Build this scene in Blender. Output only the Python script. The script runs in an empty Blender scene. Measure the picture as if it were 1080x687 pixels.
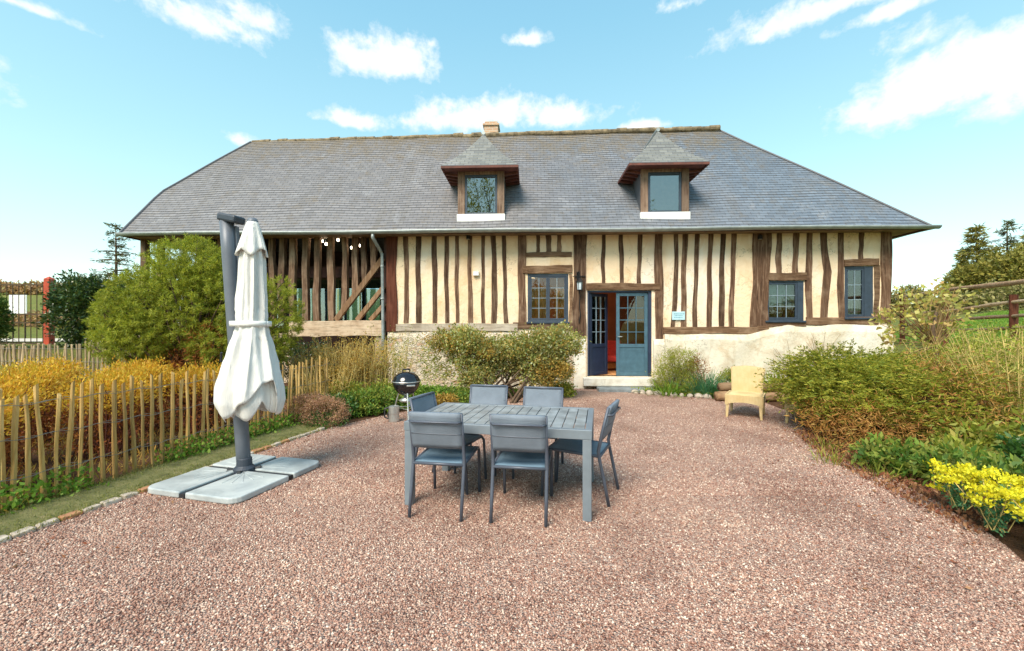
import bpy, bmesh, math, random
import numpy as np
from mathutils import Vector, Matrix
random.seed(7)
rng = np.random.default_rng(11)
R = math.radians
sc = bpy.context.scene
C = sc.collection

# ------------------------------------------------------------------ camera, sky, sun, exposure
F = 450.0 / 1080.0
CAMH = 1.58
cam_d = bpy.data.cameras.new("camera")
cam_d.sensor_width = 36.0
cam_d.lens = 36.0 * F
cam_d.shift_y = 0.0014
cam_d.clip_start = 0.05
cam_d.clip_end = 5000
cam = bpy.data.objects.new("camera", cam_d)
cam.location = (0, 0, CAMH)
cam.rotation_euler = (R(90), 0, 0)
C.objects.link(cam)
sc.camera = cam

SUN_EL, SUN_AZ = 48.0, 208.0       # azimuth clockwise from +Y (north): behind the camera, to its left
sun_d = bpy.data.lights.new("sun", 'SUN')
sun_d.energy = 2.3
sun_d.angle = R(30)
sun_d.color = (1.0, 0.90, 0.76)
sun = bpy.data.objects.new("sun", sun_d)
az, el = R(SUN_AZ), R(SUN_EL)
to_sun = Vector((math.sin(az) * math.cos(el), math.cos(az) * math.cos(el), math.sin(el)))
sun.rotation_euler = to_sun.to_track_quat('Z', 'Y').to_euler()
C.objects.link(sun)

sc.view_settings.view_transform = 'Standard'
sc.view_settings.look = 'None'
sc.view_settings.gamma = 1.0
sc.view_settings.use_curve_mapping = False
sc.view_settings.exposure = 1.30
sc.cycles.use_denoising = True
sc.cycles.max_bounces = 8
sc.cycles.transparent_max_bounces = 16
sc.cycles.sample_clamp_indirect = 6

def nn(nt, typ, **kw):
    n = nt.nodes.new(typ)
    for k, v in kw.items():
        setattr(n, k, v)
    return n

def vmath(nt, op, a, b=None):
    n = nn(nt, 'ShaderNodeVectorMath', operation=op)
    for i, s in enumerate((a, b)):
        if s is None: continue
        if hasattr(s, 'links'): nt.links.new(s, n.inputs[i])
        else: n.inputs[i].default_value = s
    return n.outputs['Value'] if op in ('LENGTH', 'DOT_PRODUCT') else n.outputs['Vector']

def smath(nt, op, a, b=None, c=None, clamp=False):
    n = nn(nt, 'ShaderNodeMath', operation=op)
    n.use_clamp = clamp
    for i, s in enumerate((a, b, c)):
        if s is None: continue
        if hasattr(s, 'links'): nt.links.new(s, n.inputs[i])
        else: n.inputs[i].default_value = s
    return n.outputs[0]

def mixc(nt, fac, a, b, blend='MIX'):
    n = nn(nt, 'ShaderNodeMix', data_type='RGBA', blend_type=blend)
    n.clamp_factor = True
    for i, s in ((0, fac), (6, a), (7, b)):
        if hasattr(s, 'links'): nt.links.new(s, n.inputs[i])
        elif i == 0: n.inputs[0].default_value = s
        else: n.inputs[i].default_value = (s[0], s[1], s[2], 1)
    return n.outputs[2]

def ramp(nt, fac, stops, interp='LINEAR'):
    n = nn(nt, 'ShaderNodeValToRGB')
    cr = n.color_ramp
    cr.interpolation = interp
    while len(cr.elements) < len(stops): cr.elements.new(0.5)
    for e, (p, c) in zip(cr.elements, stops):
        e.position = p
        e.color = (c[0], c[1], c[2], 1) if hasattr(c, '__len__') else (c, c, c, 1)
    nt.links.new(fac, n.inputs[0])
    return n.outputs[0]

def noise(nt, vec, scale, detail=4, rough=0.55, dist=0.0, out=0):
    n = nn(nt, 'ShaderNodeTexNoise')
    n.inputs['Scale'].default_value = scale
    n.inputs['Detail'].default_value = detail
    n.inputs['Roughness'].default_value = rough
    n.inputs['Distortion'].default_value = dist
    if vec is not None: nt.links.new(vec, n.inputs['Vector'])
    return n.outputs[out]

# the sky: Nishita air with fair-weather clouds
world = bpy.data.worlds.new("World")
sc.world = world
world.use_nodes = True
nt = world.node_tree
nt.nodes.clear()
sky = nn(nt, 'ShaderNodeTexSky')
sky.sky_type = 'NISHITA'
sky.sun_disc = False
sky.sun_elevation = R(SUN_EL)
sky.sun_rotation = R(SUN_AZ)
sky.air_density = 1.0
sky.dust_density = 0.55
sky.ozone_density = 1.0
gen = nn(nt, 'ShaderNodeTexCoord').outputs['Generated']
SKY_GAIN = (1.30, 1.42, 1.08)
skyc = mixc(nt, 1.0, sky.outputs[0], SKY_GAIN, 'MULTIPLY')
sepg = nn(nt, 'ShaderNodeSeparateXYZ'); nt.links.new(gen, sepg.inputs[0])
grad = ramp(nt, sepg.outputs[2], [(0.0, (2.25, 2.70, 2.80)), (.16, (1.85, 2.60, 2.80)), (.34, (1.28, 2.30, 2.62)), (.58, (.80, 1.86, 2.50)), (1.0, (.36, 1.15, 2.2))])
skyc_ = None
skyc = mixc(nt, .70, skyc, grad)
# each cloud: a direction, half width, half height (radians, about), strength
def pdir(px, py):
    v = Vector(((px - 540) / 450, 1, (345 - py) / 450))
    return v.normalized()
CLOUDS = [(205, 22, 62, 22, .80), (160, 2, 44, 10, .62), (408, 66, 52, 27, 1.0), (372, 127, 34, 11, .95), (474, 127, 52, 20, 1.0), (525, 122, 38, 18, 1.0),
          (590, 124, 52, 17, .95), (254, 149, 17, 10, .95), (870, 8, 88, 21, 1.0), (1010, 88, 96, 42, 1.35), (1050, 66, 70, 46, 1.35), (970, 42, 32, 16, .66), (552, 43, 22, 7, .66), (10, 0, 52, 9, .9),
          (722, 4, 26, 9, .7), (676, 134, 26, 6, .8), (270, 22, 36, 14, .5), (945, 10, 46, 10, .7), (1150, 70, 90, 60, 1.1), (-120, 60, 80, 40, .9)]
best = None
for (px, py, hw, hh, k) in CLOUDS:
    d0 = pdir(px, py)
    L = math.sqrt(((px - 540) / 450) ** 2 + 1 + ((345 - py) / 450) ** 2)
    a, b = hw / 450 / L * 1.22, hh / 450 / L * 1.22
    rt = Vector((d0.y, -d0.x, 0)).normalized()
    upv = rt.cross(d0).normalized()
    dd = vmath(nt, 'SUBTRACT', gen, tuple(d0))
    x = smath(nt, 'MULTIPLY', vmath(nt, 'DOT_PRODUCT', dd, tuple(rt)), 1 / a)
    y = smath(nt, 'MULTIPLY', vmath(nt, 'DOT_PRODUCT', dd, tuple(upv)), 1 / b)
    yb = smath(nt, 'MINIMUM', smath(nt, 'MULTIPLY', y, 1.7), y)      # flatter base
    r2 = smath(nt, 'ADD', smath(nt, 'MULTIPLY', x, x), smath(nt, 'MULTIPLY', yb, yb))
    m = smath(nt, 'MULTIPLY', smath(nt, 'SUBTRACT', 1.0, smath(nt, 'SQRT', r2)), k)
    best = m if best is None else smath(nt, 'MAXIMUM', best, m)
gst = nn(nt, 'ShaderNodeMapping'); gst.inputs['Scale'].default_value = (1, .7, 1.1); nt.links.new(gen, gst.inputs[0])
n1 = noise(nt, gst.outputs[0], 11.0, 12, 0.60, 0.1)
n2 = noise(nt, gst.outputs[0], 42.0, 8, 0.62, 0.1)
nz = smath(nt, 'ADD', smath(nt, 'MULTIPLY', smath(nt, 'SUBTRACT', n1, .5), 2.2), smath(nt, 'MULTIPLY', smath(nt, 'SUBTRACT', n2, .5), 1.1))
dens = smath(nt, 'ADD', best, nz)
mask = ramp(nt, smath(nt, 'MULTIPLY', dens, 1.0), [(0.02, 0.0), (0.22, 0.30), (0.48, 0.85), (0.8, 1.0)], 'LINEAR')
inside = smath(nt, 'GREATER_THAN', best, -0.9)
mask = smath(nt, 'MULTIPLY', mask, inside)
cl = mixc(nt, ramp(nt, dens, [(0.3, 0.0), (1.0, 1.0)]), (2.9, 3.2, 3.3), (3.4, 3.4, 3.4))
bg = nn(nt, 'ShaderNodeBackground')
nt.links.new(mixc(nt, mask, skyc, cl), bg.inputs[0])
bg.inputs[1].default_value = 0.14
wo = nn(nt, 'ShaderNodeOutputWorld')
nt.links.new(bg.outputs[0], wo.inputs[0])

# ------------------------------------------------------------------ helpers
def tag(o, label=None, cat=None, group=None, kind=None):
    if label: o['label'] = label
    if cat: o['category'] = cat
    if group: o['group'] = group
    if kind: o['kind'] = kind
    return o

def empty(name, loc=(0, 0, 0), rz=0, parent=None):
    o = bpy.data.objects.new(name, None)
    o.empty_display_size = 0.1
    o.location = loc
    o.rotation_euler = (0, 0, rz)
    C.objects.link(o)
    if parent: o.parent = parent
    return o

def copy_tree(o, parent=None):
    c = o.copy()
    C.objects.link(c)
    c.parent = parent
    for ch in list(o.children):
        copy_tree(ch, c)
    return c

class MB:
    def __init__(s):
        s.v, s.f, s.uv = [], [], {}
    def add(s, vs, fs):
        k = len(s.v)
        s.v += [tuple(p) for p in vs]
        s.f += [tuple(i + k for i in f) for f in fs]
        return k
    def box(s, x0, x1, y0, y1, z0, z1, rot=None, org=(0, 0, 0)):
        vs = [Vector((x, y, z)) for z in (z0, z1) for y in (y0, y1) for x in (x0, x1)]
        if rot is not None:
            o = Vector(org)
            vs = [rot @ v + o for v in vs]
        s.add(vs, [(0, 2, 3, 1), (4, 5, 7, 6), (0, 1, 5, 4), (2, 6, 7, 3), (0, 4, 6, 2), (1, 3, 7, 5)])
        return s
    def bar(s, a, b, w, h, up=(0, 0, 1)):            # rectangular bar from a to b
        a, b = Vector(a), Vector(b)
        d = (b - a).normalized()
        u = Vector(up)
        sx = d.cross(u)
        if sx.length < 1e-4: sx = d.cross(Vector((0, 1, 0)))
        sx.normalize()
        uy = sx.cross(d).normalized()
        vs = []
        for p in (a, b):
            for i, j in ((-1, -1), (1, -1), (1, 1), (-1, 1)):
                vs.append(p + sx * w / 2 * i + uy * h / 2 * j)
        s.add(vs, [(0, 1, 2, 3), (7, 6, 5, 4), (0, 4, 5, 1), (1, 5, 6, 2), (2, 6, 7, 3), (3, 7, 4, 0)])
        return s
    def tube(s, pts, r, n=8, cap=True):
        pts = [Vector(p) for p in pts]
        rr = r if hasattr(r, '__len__') else [r] * len(pts)
        k0 = len(s.v)
        prev = None
        for i, p in enumerate(pts):
            d = (pts[min(i + 1, len(pts) - 1)] - pts[max(i - 1, 0)])
            if d.length < 1e-9: d = Vector((0, 0, 1))
            d.normalize()
            if prev is None:
                x = d.cross(Vector((0, 0, 1)))
                if x.length < 1e-3: x = d.cross(Vector((0, 1, 0)))
            else:
                x = prev - d * prev.dot(d)
                if x.length < 1e-5: x = d.cross(Vector((0, 0, 1)))
            x.normalize()
            prev = x
            y = d.cross(x)
            for j in range(n):
                t = 2 * math.pi * j / n
                s.v.append(tuple(p + (x * math.cos(t) + y * math.sin(t)) * rr[i]))
        for i in range(len(pts) - 1):
            for j in range(n):
                a, b = k0 + i * n + j, k0 + i * n + (j + 1) % n
                s.f.append((a, b, b + n, a + n))
        if cap:
            s.f.append(tuple(k0 + j for j in reversed(range(n))))
            s.f.append(tuple(k0 + (len(pts) - 1) * n + j for j in range(n)))
        return s
    def lathe(s, prof, n=24, org=(0, 0, 0)):
        k0 = len(s.v)
        for (r, z) in prof:
            for j in range(n):
                t = 2 * math.pi * j / n
                s.v.append((org[0] + r * math.cos(t), org[1] + r * math.sin(t), org[2] + z))
        for i in range(len(prof) - 1):
            for j in range(n):
                a, b = k0 + i * n + j, k0 + i * n + (j + 1) % n
                s.f.append((a, b, b + n, a + n))
        return s
    def grid(s, fn, nu, nv):
        k0 = len(s.v)
        for j in range(nv + 1):
            for i in range(nu + 1):
                s.v.append(tuple(fn(i / nu, j / nv)))
        for j in range(nv):
            for i in range(nu):
                a = k0 + j * (nu + 1) + i
                s.f.append((a, a + 1, a + nu + 2, a + nu + 1))
        return s
    def build(s, name, mat, parent=None, bevel=0, smooth=False, solid=0, loc=None):
        me = bpy.data.meshes.new(name)
        me.from_pydata(s.v, [], s.f)
        me.update()
        if s.uv:
            ul = me.uv_layers.new(name="UVMap")
            for p in me.polygons:
                for li in p.loop_indices:
                    ul.data[li].uv = s.uv.get(me.loops[li].vertex_index, (0, 0))
        return link(name, me, mat, parent, bevel, smooth, solid, loc)

def link(name, me, mat, parent=None, bevel=0, smooth=False, solid=0, loc=None):
    if mat is not None: me.materials.append(mat)
    if smooth:
        me.polygons.foreach_set('use_smooth', [True] * len(me.polygons))
    o = bpy.data.objects.new(name, me)
    C.objects.link(o)
    if loc is not None: o.location = loc
    if parent: o.parent = parent
    if solid:
        m = o.modifiers.new('solid', 'SOLIDIFY'); m.thickness = solid; m.offset = 1 if solid > 0 else -1
        m.thickness = abs(solid)
    if bevel:
        m = o.modifiers.new('bevel', 'BEVEL'); m.width = bevel; m.segments = 2; m.limit_method = 'ANGLE'; m.angle_limit = R(40)
    return o

def np_mesh(name, V, Q):
    """V (n,3), Q (m,k) constant-size polygons"""
    me = bpy.data.meshes.new(name)
    V = np.ascontiguousarray(V, dtype=np.float32); Q = np.ascontiguousarray(Q, dtype=np.int32)
    k = Q.shape[1]
    me.vertices.add(len(V)); me.vertices.foreach_set('co', V.ravel())
    me.loops.add(Q.size); me.loops.foreach_set('vertex_index', Q.ravel())
    me.polygons.add(len(Q)); me.polygons.foreach_set('loop_start', np.arange(0, Q.size, k, dtype=np.int32))
    me.polygons.foreach_set('loop_total', np.full(len(Q), k, dtype=np.int32))
    me.update(calc_edges=True)
    me.validate()
    return me

# ------------------------------------------------------------------ materials
def newmat(name):
    m = bpy.data.materials.new(name)
    m.use_nodes = True
    return m, m.node_tree, m.node_tree.nodes['Principled BSDF']

def setc(nt, inp, c):
    if hasattr(c, 'links'): nt.links.new(c, inp)
    else: inp.default_value = (c[0], c[1], c[2], 1)

def objco(nt, scale=None):
    o = nn(nt, 'ShaderNodeTexCoord').outputs['Object']
    if scale is None: return o
    mp = nn(nt, 'ShaderNodeMapping')
    mp.inputs['Scale'].default_value = scale
    nt.links.new(o, mp.inputs['Vector'])
    return mp.outputs[0]

def bump(nt, b, h, strength, dist=0.01):
    n = nn(nt, 'ShaderNodeBump')
    n.inputs['Strength'].default_value = strength
    n.inputs['Distance'].default_value = dist
    nt.links.new(h, n.inputs['Height'])
    nt.links.new(n.outputs[0], b.inputs['Normal'])

def simple(name, col, rough=0.5, metal=0.0, var=0.12, nscale=6.0, bstr=0.0, bscale=60.0, spec=0.5):
    m, nt, b = newmat(name)
    co = objco(nt)
    f = noise(nt, co, nscale, 5, 0.6)
    lo = tuple(max(0, c * (1 - var * 1.6)) for c in col); hi = tuple(min(1, c * (1 + var * 1.2)) for c in col)
    setc(nt, b.inputs['Base Color'], ramp(nt, f, [(0.3, lo), (0.7, hi)]))
    rr = nn(nt, 'ShaderNodeMapRange'); rr.inputs[3].default_value = max(0.03, rough - .08); rr.inputs[4].default_value = min(1, rough + .1)
    nt.links.new(f, rr.inputs[0]); nt.links.new(rr.outputs[0], b.inputs['Roughness'])
    b.inputs['Metallic'].default_value = metal
    b.inputs['Specular IOR Level'].default_value = spec
    if bstr: bump(nt, b, noise(nt, co, bscale, 3, 0.6), bstr)
    return m

def foliage_mat(name, cols, trans=0.35, rough=0.55, spec=0.25):
    m, nt, b = newmat(name)
    geo = nn(nt, 'ShaderNodeNewGeometry')
    r = geo.outputs['Random Per Island']
    n = len(cols)
    col = ramp(nt, r, [(i / max(1, n - 1), c) for i, c in enumerate(cols)])
    nz_ = noise(nt, objco(nt), 2.2, 3, 0.6)
    hs = nn(nt, 'ShaderNodeHueSaturation')
    mr = nn(nt, 'ShaderNodeMapRange'); mr.inputs[1].default_value = .3; mr.inputs[2].default_value = .7; mr.inputs[3].default_value = .72; mr.inputs[4].default_value = 1.28
    nt.links.new(nz_, mr.inputs[0]); nt.links.new(mr.outputs[0], hs.inputs['Value']); nt.links.new(col, hs.inputs['Color'])
    col = hs.outputs[0]
    nt.links.new(col, b.inputs['Base Color'])
    b.inputs['Roughness'].default_value = rough
    b.inputs['Specular IOR Level'].default_value = spec
    tr = nn(nt, 'ShaderNodeBsdfTranslucent')
    nt.links.new(mixc(nt, 1.0, col, (1.25, 1.2, .7), 'MULTIPLY'), tr.inputs[0])
    mx = nn(nt, 'ShaderNodeMixShader'); mx.inputs[0].default_value = trans
    nt.links.new(b.outputs[0], mx.inputs[1]); nt.links.new(tr.outputs[0], mx.inputs[2])
    nt.links.new(mx.outputs[0], nt.nodes['Material Output'].inputs[0])
    return m

def timber_mat(name, axis, dark, light, worn, wornamt=0.55):
    m, nt, b = newmat(name)
    s = [9, 9, 9]; s[axis] = 0.7
    co = objco(nt, tuple(s))
    raw = objco(nt)
    f = noise(nt, co, 2.4, 8, 0.62, 0.6)
    g = noise(nt, raw, 2.3, 5, 0.6)
    isl = nn(nt, 'ShaderNodeObjectInfo').outputs['Random']
    c1 = ramp(nt, f, [(0.28, dark), (0.52, light), (0.78, worn)])
    c2 = mixc(nt, ramp(nt, g, [(wornamt - .08, 0.0), (wornamt + .16, 0.75)]), c1, worn)
    hs = nn(nt, 'ShaderNodeHueSaturation')
    mr = nn(nt, 'ShaderNodeMapRange'); mr.inputs[3].default_value = .72; mr.inputs[4].default_value = 1.3
    nt.links.new(isl, mr.inputs[0]); nt.links.new(mr.outputs[0], hs.inputs['Value']); nt.links.new(c2, hs.inputs['Color'])
    # drying cracks along the grain
    s2 = [55, 55, 55]; s2[axis] = 1.6
    ck = noise(nt, objco(nt, tuple(s2)), 1.0, 4, 0.6)
    cm = ramp(nt, ck, [(0.30, 0.0), (0.40, 1.0)])
    setc(nt, b.inputs['Base Color'], mixc(nt, cm, tuple(c * .35 for c in dark), hs.outputs[0]))
    b.inputs['Roughness'].default_value = 0.85
    b.inputs['Specular IOR Level'].default_value = 0.2
    bump(nt, b, smath(nt, 'ADD', smath(nt, 'MULTIPLY', cm, .5), f), 0.6, 0.012)
    return m

M = {}
TD, TL, TW = (.040, .020, .012), (.120, .064, .038), (.30, .20, .135)
M['stud'] = timber_mat('old_oak_upright', 2, TD, TL, TW, .60)
M['beam'] = timber_mat('old_oak_level', 0, (.055, .028, .015), (.155, .085, .047), (.31, .205, .13), .56)
M['redpost'] = timber_mat('red_brown_oak', 2, (.05, .014, .008), (.13, .040, .022), (.21, .08, .05), .60)
M['sillbeam'] = timber_mat('weathered_grey_oak', 0, (.16, .12, .085), (.40, .315, .235), (.58, .50, .41), .50)
M['shedstud'] = timber_mat('bare_oak_upright', 2, (.05, .026, .016), (.19, .11, .068), (.36, .25, .17), .57)
M['shedbrace'] = timber_mat('bare_oak_brace', 2, (.09, .045, .022), (.26, .145, .078), (.36, .24, .15), .55)
M['shedbeam'] = timber_mat('pale_worn_oak', 0, (.15, .095, .06), (.40, .28, .185), (.56, .44, .32), .48)

def plaster_mat(name, base, stain, scale=1.4):
    m, nt, b = newmat(name)
    co = objco(nt)
    f = noise(nt, co, scale, 7, 0.62, 0.3)
    g = noise(nt, objco(nt, (5, 5, .9)), 1.3, 5, 0.6)
    c = ramp(nt, f, [(0.28, stain), (0.5, base), (0.75, tuple(min(1, x * 1.05) for x in base))])
    c = mixc(nt, ramp(nt, g, [(0.56, 0.0), (0.8, 0.45)]), c, stain)
    lw = noise(nt, objco(nt, (1, 1, .5)), 1.0, 6, .6, .4)
    c = mixc(nt, ramp(nt, lw, [(.46, 0.0), (.66, .8)]), c, tuple(min(.86, x * 1.0 + .5 * (.84 - x)) for x in base))
    wq = nn(nt, 'ShaderNodeVectorMath', operation='ADD'); nt.links.new(co, wq.inputs[0]); nt.links.new(vmath(nt, 'SCALE', noise(nt, co, 3.0, 5, .65, 0, 1)), wq.inputs[1])
    ve = nn(nt, 'ShaderNodeTexVoronoi', feature='DISTANCE_TO_EDGE'); ve.inputs['Scale'].default_value = 1.6; nt.links.new(wq.outputs[0], ve.inputs[0])
    ckm = smath(nt, 'MULTIPLY', ramp(nt, ve.outputs['Distance'], [(.004, 1.0), (.016, 0.0)]), ramp(nt, noise(nt, co, 1.1, 3, .5), [(.48, 0.0), (.58, .75)]))
    c = mixc(nt, ckm, c, tuple(x * .45 for x in stain))
    pt = noise(nt, objco(nt, (1.6, 1.6, 1.0)), 2.3, 3, .5, 1.0)
    c = mixc(nt, ramp(nt, pt, [(.58, 0.0), (.62, .35)]), c, stain)
    sp = noise(nt, co, 40, 3, .6)
    c = mixc(nt, ramp(nt, sp, [(.68, 0.0), (.76, .35)]), c, tuple(x * .6 for x in stain))
    setc(nt, b.inputs['Base Color'], c)
    b.inputs['Roughness'].default_value = 0.92
    b.inputs['Specular IOR Level'].default_value = 0.15
    h = smath(nt, 'ADD', noise(nt, co, 9, 6, .65), smath(nt, 'MULTIPLY', noise(nt, co, 70, 3, .6), .3))
    bump(nt, b, h, 0.75, 0.03)
    return m
M['plaster'] = plaster_mat('cream_plaster', (.86, .66, .45), (.74, .50, .29))
M['plinth'] = plaster_mat('white_lime_render', (.72, .64, .51), (.56, .43, .29), 2.3)
def stone_mat():
    m, nt, b = newmat('rubble_stone')
    co = objco(nt, (1, 1, 1.7))
    w_ = nn(nt, 'ShaderNodeVectorMath', operation='ADD'); nt.links.new(co, w_.inputs[0])
    nt.links.new(vmath(nt, 'SCALE', noise(nt, co, 2.2, 3, .6, 0, 1)), w_.inputs[1])
    v = nn(nt, 'ShaderNodeTexVoronoi'); v.inputs['Scale'].default_value = 5.2; nt.links.new(w_.outputs[0], v.inputs[0])
    e = nn(nt, 'ShaderNodeTexVoronoi', feature='DISTANCE_TO_EDGE'); e.inputs['Scale'].default_value = 5.2; nt.links.new(w_.outputs[0], e.inputs[0])
    s_ = nn(nt, 'ShaderNodeSeparateColor'); nt.links.new(v.outputs['Color'], s_.inputs[0])
    c = ramp(nt, s_.outputs[0], [(0, (.46, .34, .22)), (.3, (.66, .54, .38)), (.6, (.58, .50, .42)), (.8, (.72, .60, .44)), (1, (.48, .26, .15))])
    f = noise(nt, co, 12, 6, .65)
    c = mixc(nt, ramp(nt, f, [(.4, 0.0), (.7, .6)]), c, (.74, .66, .52))
    jm = ramp(nt, e.outputs['Distance'], [(.015, 1.0), (.07, 0.0)])
    c = mixc(nt, jm, c, (.70, .62, .49))
    setc(nt, b.inputs[0], c); b.inputs['Roughness'].default_value = .95; b.inputs['Specular IOR Level'].default_value = .1
    bump(nt, b, smath(nt, 'ADD', smath(nt, 'MULTIPLY', ramp(nt, e.outputs['Distance'], [(0, 0.0), (.12, 1.0)]), 1.0), smath(nt, 'MULTIPLY', f, .6)), .8, .03)
    return m
M['stoneplinth'] = stone_mat()

def slate_mat(name, c1, c2, tint_u=True, moss=True):
    m, nt, b = newmat(name)
    geo = nn(nt, 'ShaderNodeTexCoord')
    uv = geo.outputs['UV']
    br = nn(nt, 'ShaderNodeTexBrick')
    nt.links.new(uv, br.inputs['Vector'])
    br.offset = 0.5
    br.inputs['Color1'].default_value = (0, 0, 0, 1)
    br.inputs['Color2'].default_value = (1, 1, 1, 1)
    br.inputs['Mortar'].default_value = (.5, .5, .5, 1)
    br.inputs['Scale'].default_value = 1.0
    br.inputs['Mortar Size'].default_value = 0.006
    br.inputs['Mortar Smooth'].default_value = 0.1
    br.inputs['Bias'].default_value = 0.0
    br.inputs['Brick Width'].default_value = 0.21
    br.inputs['Row Height'].default_value = 0.125
    per = br.outputs['Color']; mortar = br.outputs['Fac']
    ob = geo.outputs['Object']
    sep = nn(nt, 'ShaderNodeSeparateXYZ'); nt.links.new(ob, sep.inputs[0])
    big = noise(nt, ob, .55, 6, .62)
    base = ramp(nt, per, [(0.0, c1), (0.5, tuple((a + b_) / 2 for a, b_ in zip(c1, c2))), (1.0, c2)])
    if tint_u:      # slate tint drifts along the roof: mauve grey left, blue grey right
        uu = smath(nt, 'ADD', sep.outputs[0], smath(nt, 'MULTIPLY', smath(nt, 'SUBTRACT', big, .5), 9.0))
        t = smath(nt, 'DIVIDE', smath(nt, 'ADD', uu, 1.0), 8.0, clamp=True)
        base = mixc(nt, 1.0, base, mixc(nt, t, (1.12, 1.05, 1.03), (.80, .96, 1.14)), 'MULTIPLY')
    pale = ramp(nt, noise(nt, objco(nt, (1, 1, 1.0)), 1.7, 8, .68, .4), [(0.56, 0.0), (0.74, 0.55)])
    base = mixc(nt, pale, base, (.38, .38, .40))
    if moss:
        up = smath(nt, 'DIVIDE', smath(nt, 'SUBTRACT', sep.outputs[2], 6.2), 2.0, clamp=True)
        mo = smath(nt, 'ADD', smath(nt, 'MULTIPLY', up, .30), smath(nt, 'SUBTRACT', noise(nt, ob, 3.2, 8, .7, .5), .42))
        mm = ramp(nt, mo, [(0.12, 0.0), (0.36, 0.75)])
        base = mixc(nt, mm, base, (.20, .145, .08))
        st = ramp(nt, smath(nt, 'ADD', noise(nt, objco(nt, (2.2, .5, .5)), 1.6, 7, .65), smath(nt, 'MULTIPLY', noise(nt, ob, 9, 4, .6), .25)), [(.62, 0.0), (.82, .5)])
        base = mixc(nt, st, base, (.16, .14, .12))
        lich = ramp(nt, noise(nt, ob, 14, 5, .7), [(.62, 0.0), (.70, .7)])
        base = mixc(nt, smath(nt, 'MULTIPLY', lich, ramp(nt, noise(nt, ob, .8, 3, .5), [(.45, 0.0), (.62, 1.0)])), base, (.55, .52, .46))
    jm = mixc(nt, mortar, base, (.10, .10, .11))
    setc(nt, b.inputs['Base Color'], jm)
    b.inputs['Roughness'].default_value = 0.55
    b.inputs['Specular IOR Level'].default_value = 0.45
    h = smath(nt, 'SUBTRACT', smath(nt, 'MULTIPLY', per, .5), smath(nt, 'MULTIPLY', mortar, .8))
    h = smath(nt, 'ADD', h, smath(nt, 'MULTIPLY', noise(nt, ob, 25, 4, .6), .4))
    bump(nt, b, h, 0.5, 0.008)
    return m
M['slate'] = slate_mat('weathered_slate', (.165, .166, .175), (.215, .216, .226))
M['dormerslate'] = slate_mat('dormer_slate', (.15, .15, .142), (.235, .23, .21), False, False)
M['ridge'] = simple('mossy_ridge_tile', (.22, .165, .10), .9, 0, .45, 7, .5, 30)
M['zinc'] = simple('zinc', (.36, .39, .39), .5, .4, .15, 5)
M['darkwood'] = simple('dark_eaves_wood', (.075, .030, .022), .75, 0, .3, 8, .2, 40)
M['soffit'] = simple('soffit_board', (.24, .15, .085), .8, 0, .3, 6, .2, 40)
M['dormerpost'] = timber_mat('dormer_oak', 2, (.10, .058, .040), (.20, .128, .09), (.33, .24, .18), .58)
M['white'] = simple('white_paint', (.82, .81, .78), .5, 0, .05, 7, .1, 40)
M['bluepaint'] = simple('blue_grey_paint', (.036, .052, .078), .42, 0, .16, 9, .08, 50)
M['doorpaint'] = simple('door_blue_paint', (.060, .125, .170), .42, 0, .14, 7, .08, 50)
M['doordark'] = simple('door_navy_paint', (.022, .033, .070), .42, 0, .14, 7, .08, 50)
M['glazebar'] = simple('pale_glazing_bar', (.22, .28, .33), .45, 0, .08, 9)
def glass_mat(name, tint, refl):
    m, nt, b = newmat(name)
    nt.nodes.remove(b)
    t = nn(nt, 'ShaderNodeBsdfTransparent'); t.inputs[0].default_value = (*tint, 1)
    g = nn(nt, 'ShaderNodeBsdfGlossy'); g.inputs['Roughness'].default_value = 0.015; g.inputs[0].default_value = (.95, 1, 1, 1)
    nz_ = noise(nt, objco(nt), 3.0, 2, .5)
    bp = nn(nt, 'ShaderNodeBump'); bp.inputs['Strength'].default_value = .03; bp.inputs['Distance'].default_value = .02
    nt.links.new(nz_, bp.inputs['Height']); nt.links.new(bp.outputs[0], g.inputs['Normal'])
    fr = nn(nt, 'ShaderNodeFresnel'); fr.inputs[0].default_value = 1.5
    f = smath(nt, 'ADD', smath(nt, 'MULTIPLY', fr.outputs[0], 1.0), refl, clamp=True)
    mx = nn(nt, 'ShaderNodeMixShader')
    nt.links.new(f, mx.inputs[0]); nt.links.new(t.outputs[0], mx.inputs[1]); nt.links.new(g.outputs[0], mx.inputs[2])
    nt.links.new(mx.outputs[0], nt.nodes['Material Output'].inputs[0])
    return m
M['glass'] = glass_mat('window_glass', (.82, .86, .86), .015)
M['shedglass'] = glass_mat('screen_glass', (.50, .66, .78), .10)
M['dormerglass'] = glass_mat('dormer_glass', (.5, .5, .5), .16)
M['roomwall'] = simple('warm_room_wall', (.20, .075, .042), .8, 0, .15, 3)
M['roomfloor'] = timber_mat('room_floorboard', 1, (.30, .14, .055), (.46, .24, .10), (.55, .32, .16), .6)
M['stepwhite'] = plaster_mat('worn_white_step', (.70, .65, .56), (.50, .42, .32), 3)
M['stepgrey'] = simple('grey_stone_step', (.20, .225, .235), .7, 0, .25, 6, .3, 50)
M['brick'] = None
m, nt, b = newmat('chimney_brick')
br = nn(nt, 'ShaderNodeTexBrick'); nt.links.new(objco(nt), br.inputs['Vector'])
mp = nn(nt, 'ShaderNodeMapping'); mp.inputs['Rotation'].default_value = (R(90), 0, 0); nt.links.new(nn(nt, 'ShaderNodeTexCoord').outputs['Object'], mp.inputs[0]); nt.links.new(mp.outputs[0], br.inputs['Vector'])
br.inputs['Color1'].default_value = (.45, .25, .15, 1); br.inputs['Color2'].default_value = (.55, .36, .23, 1); br.inputs['Mortar'].default_value = (.5, .45, .38, 1)
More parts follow.
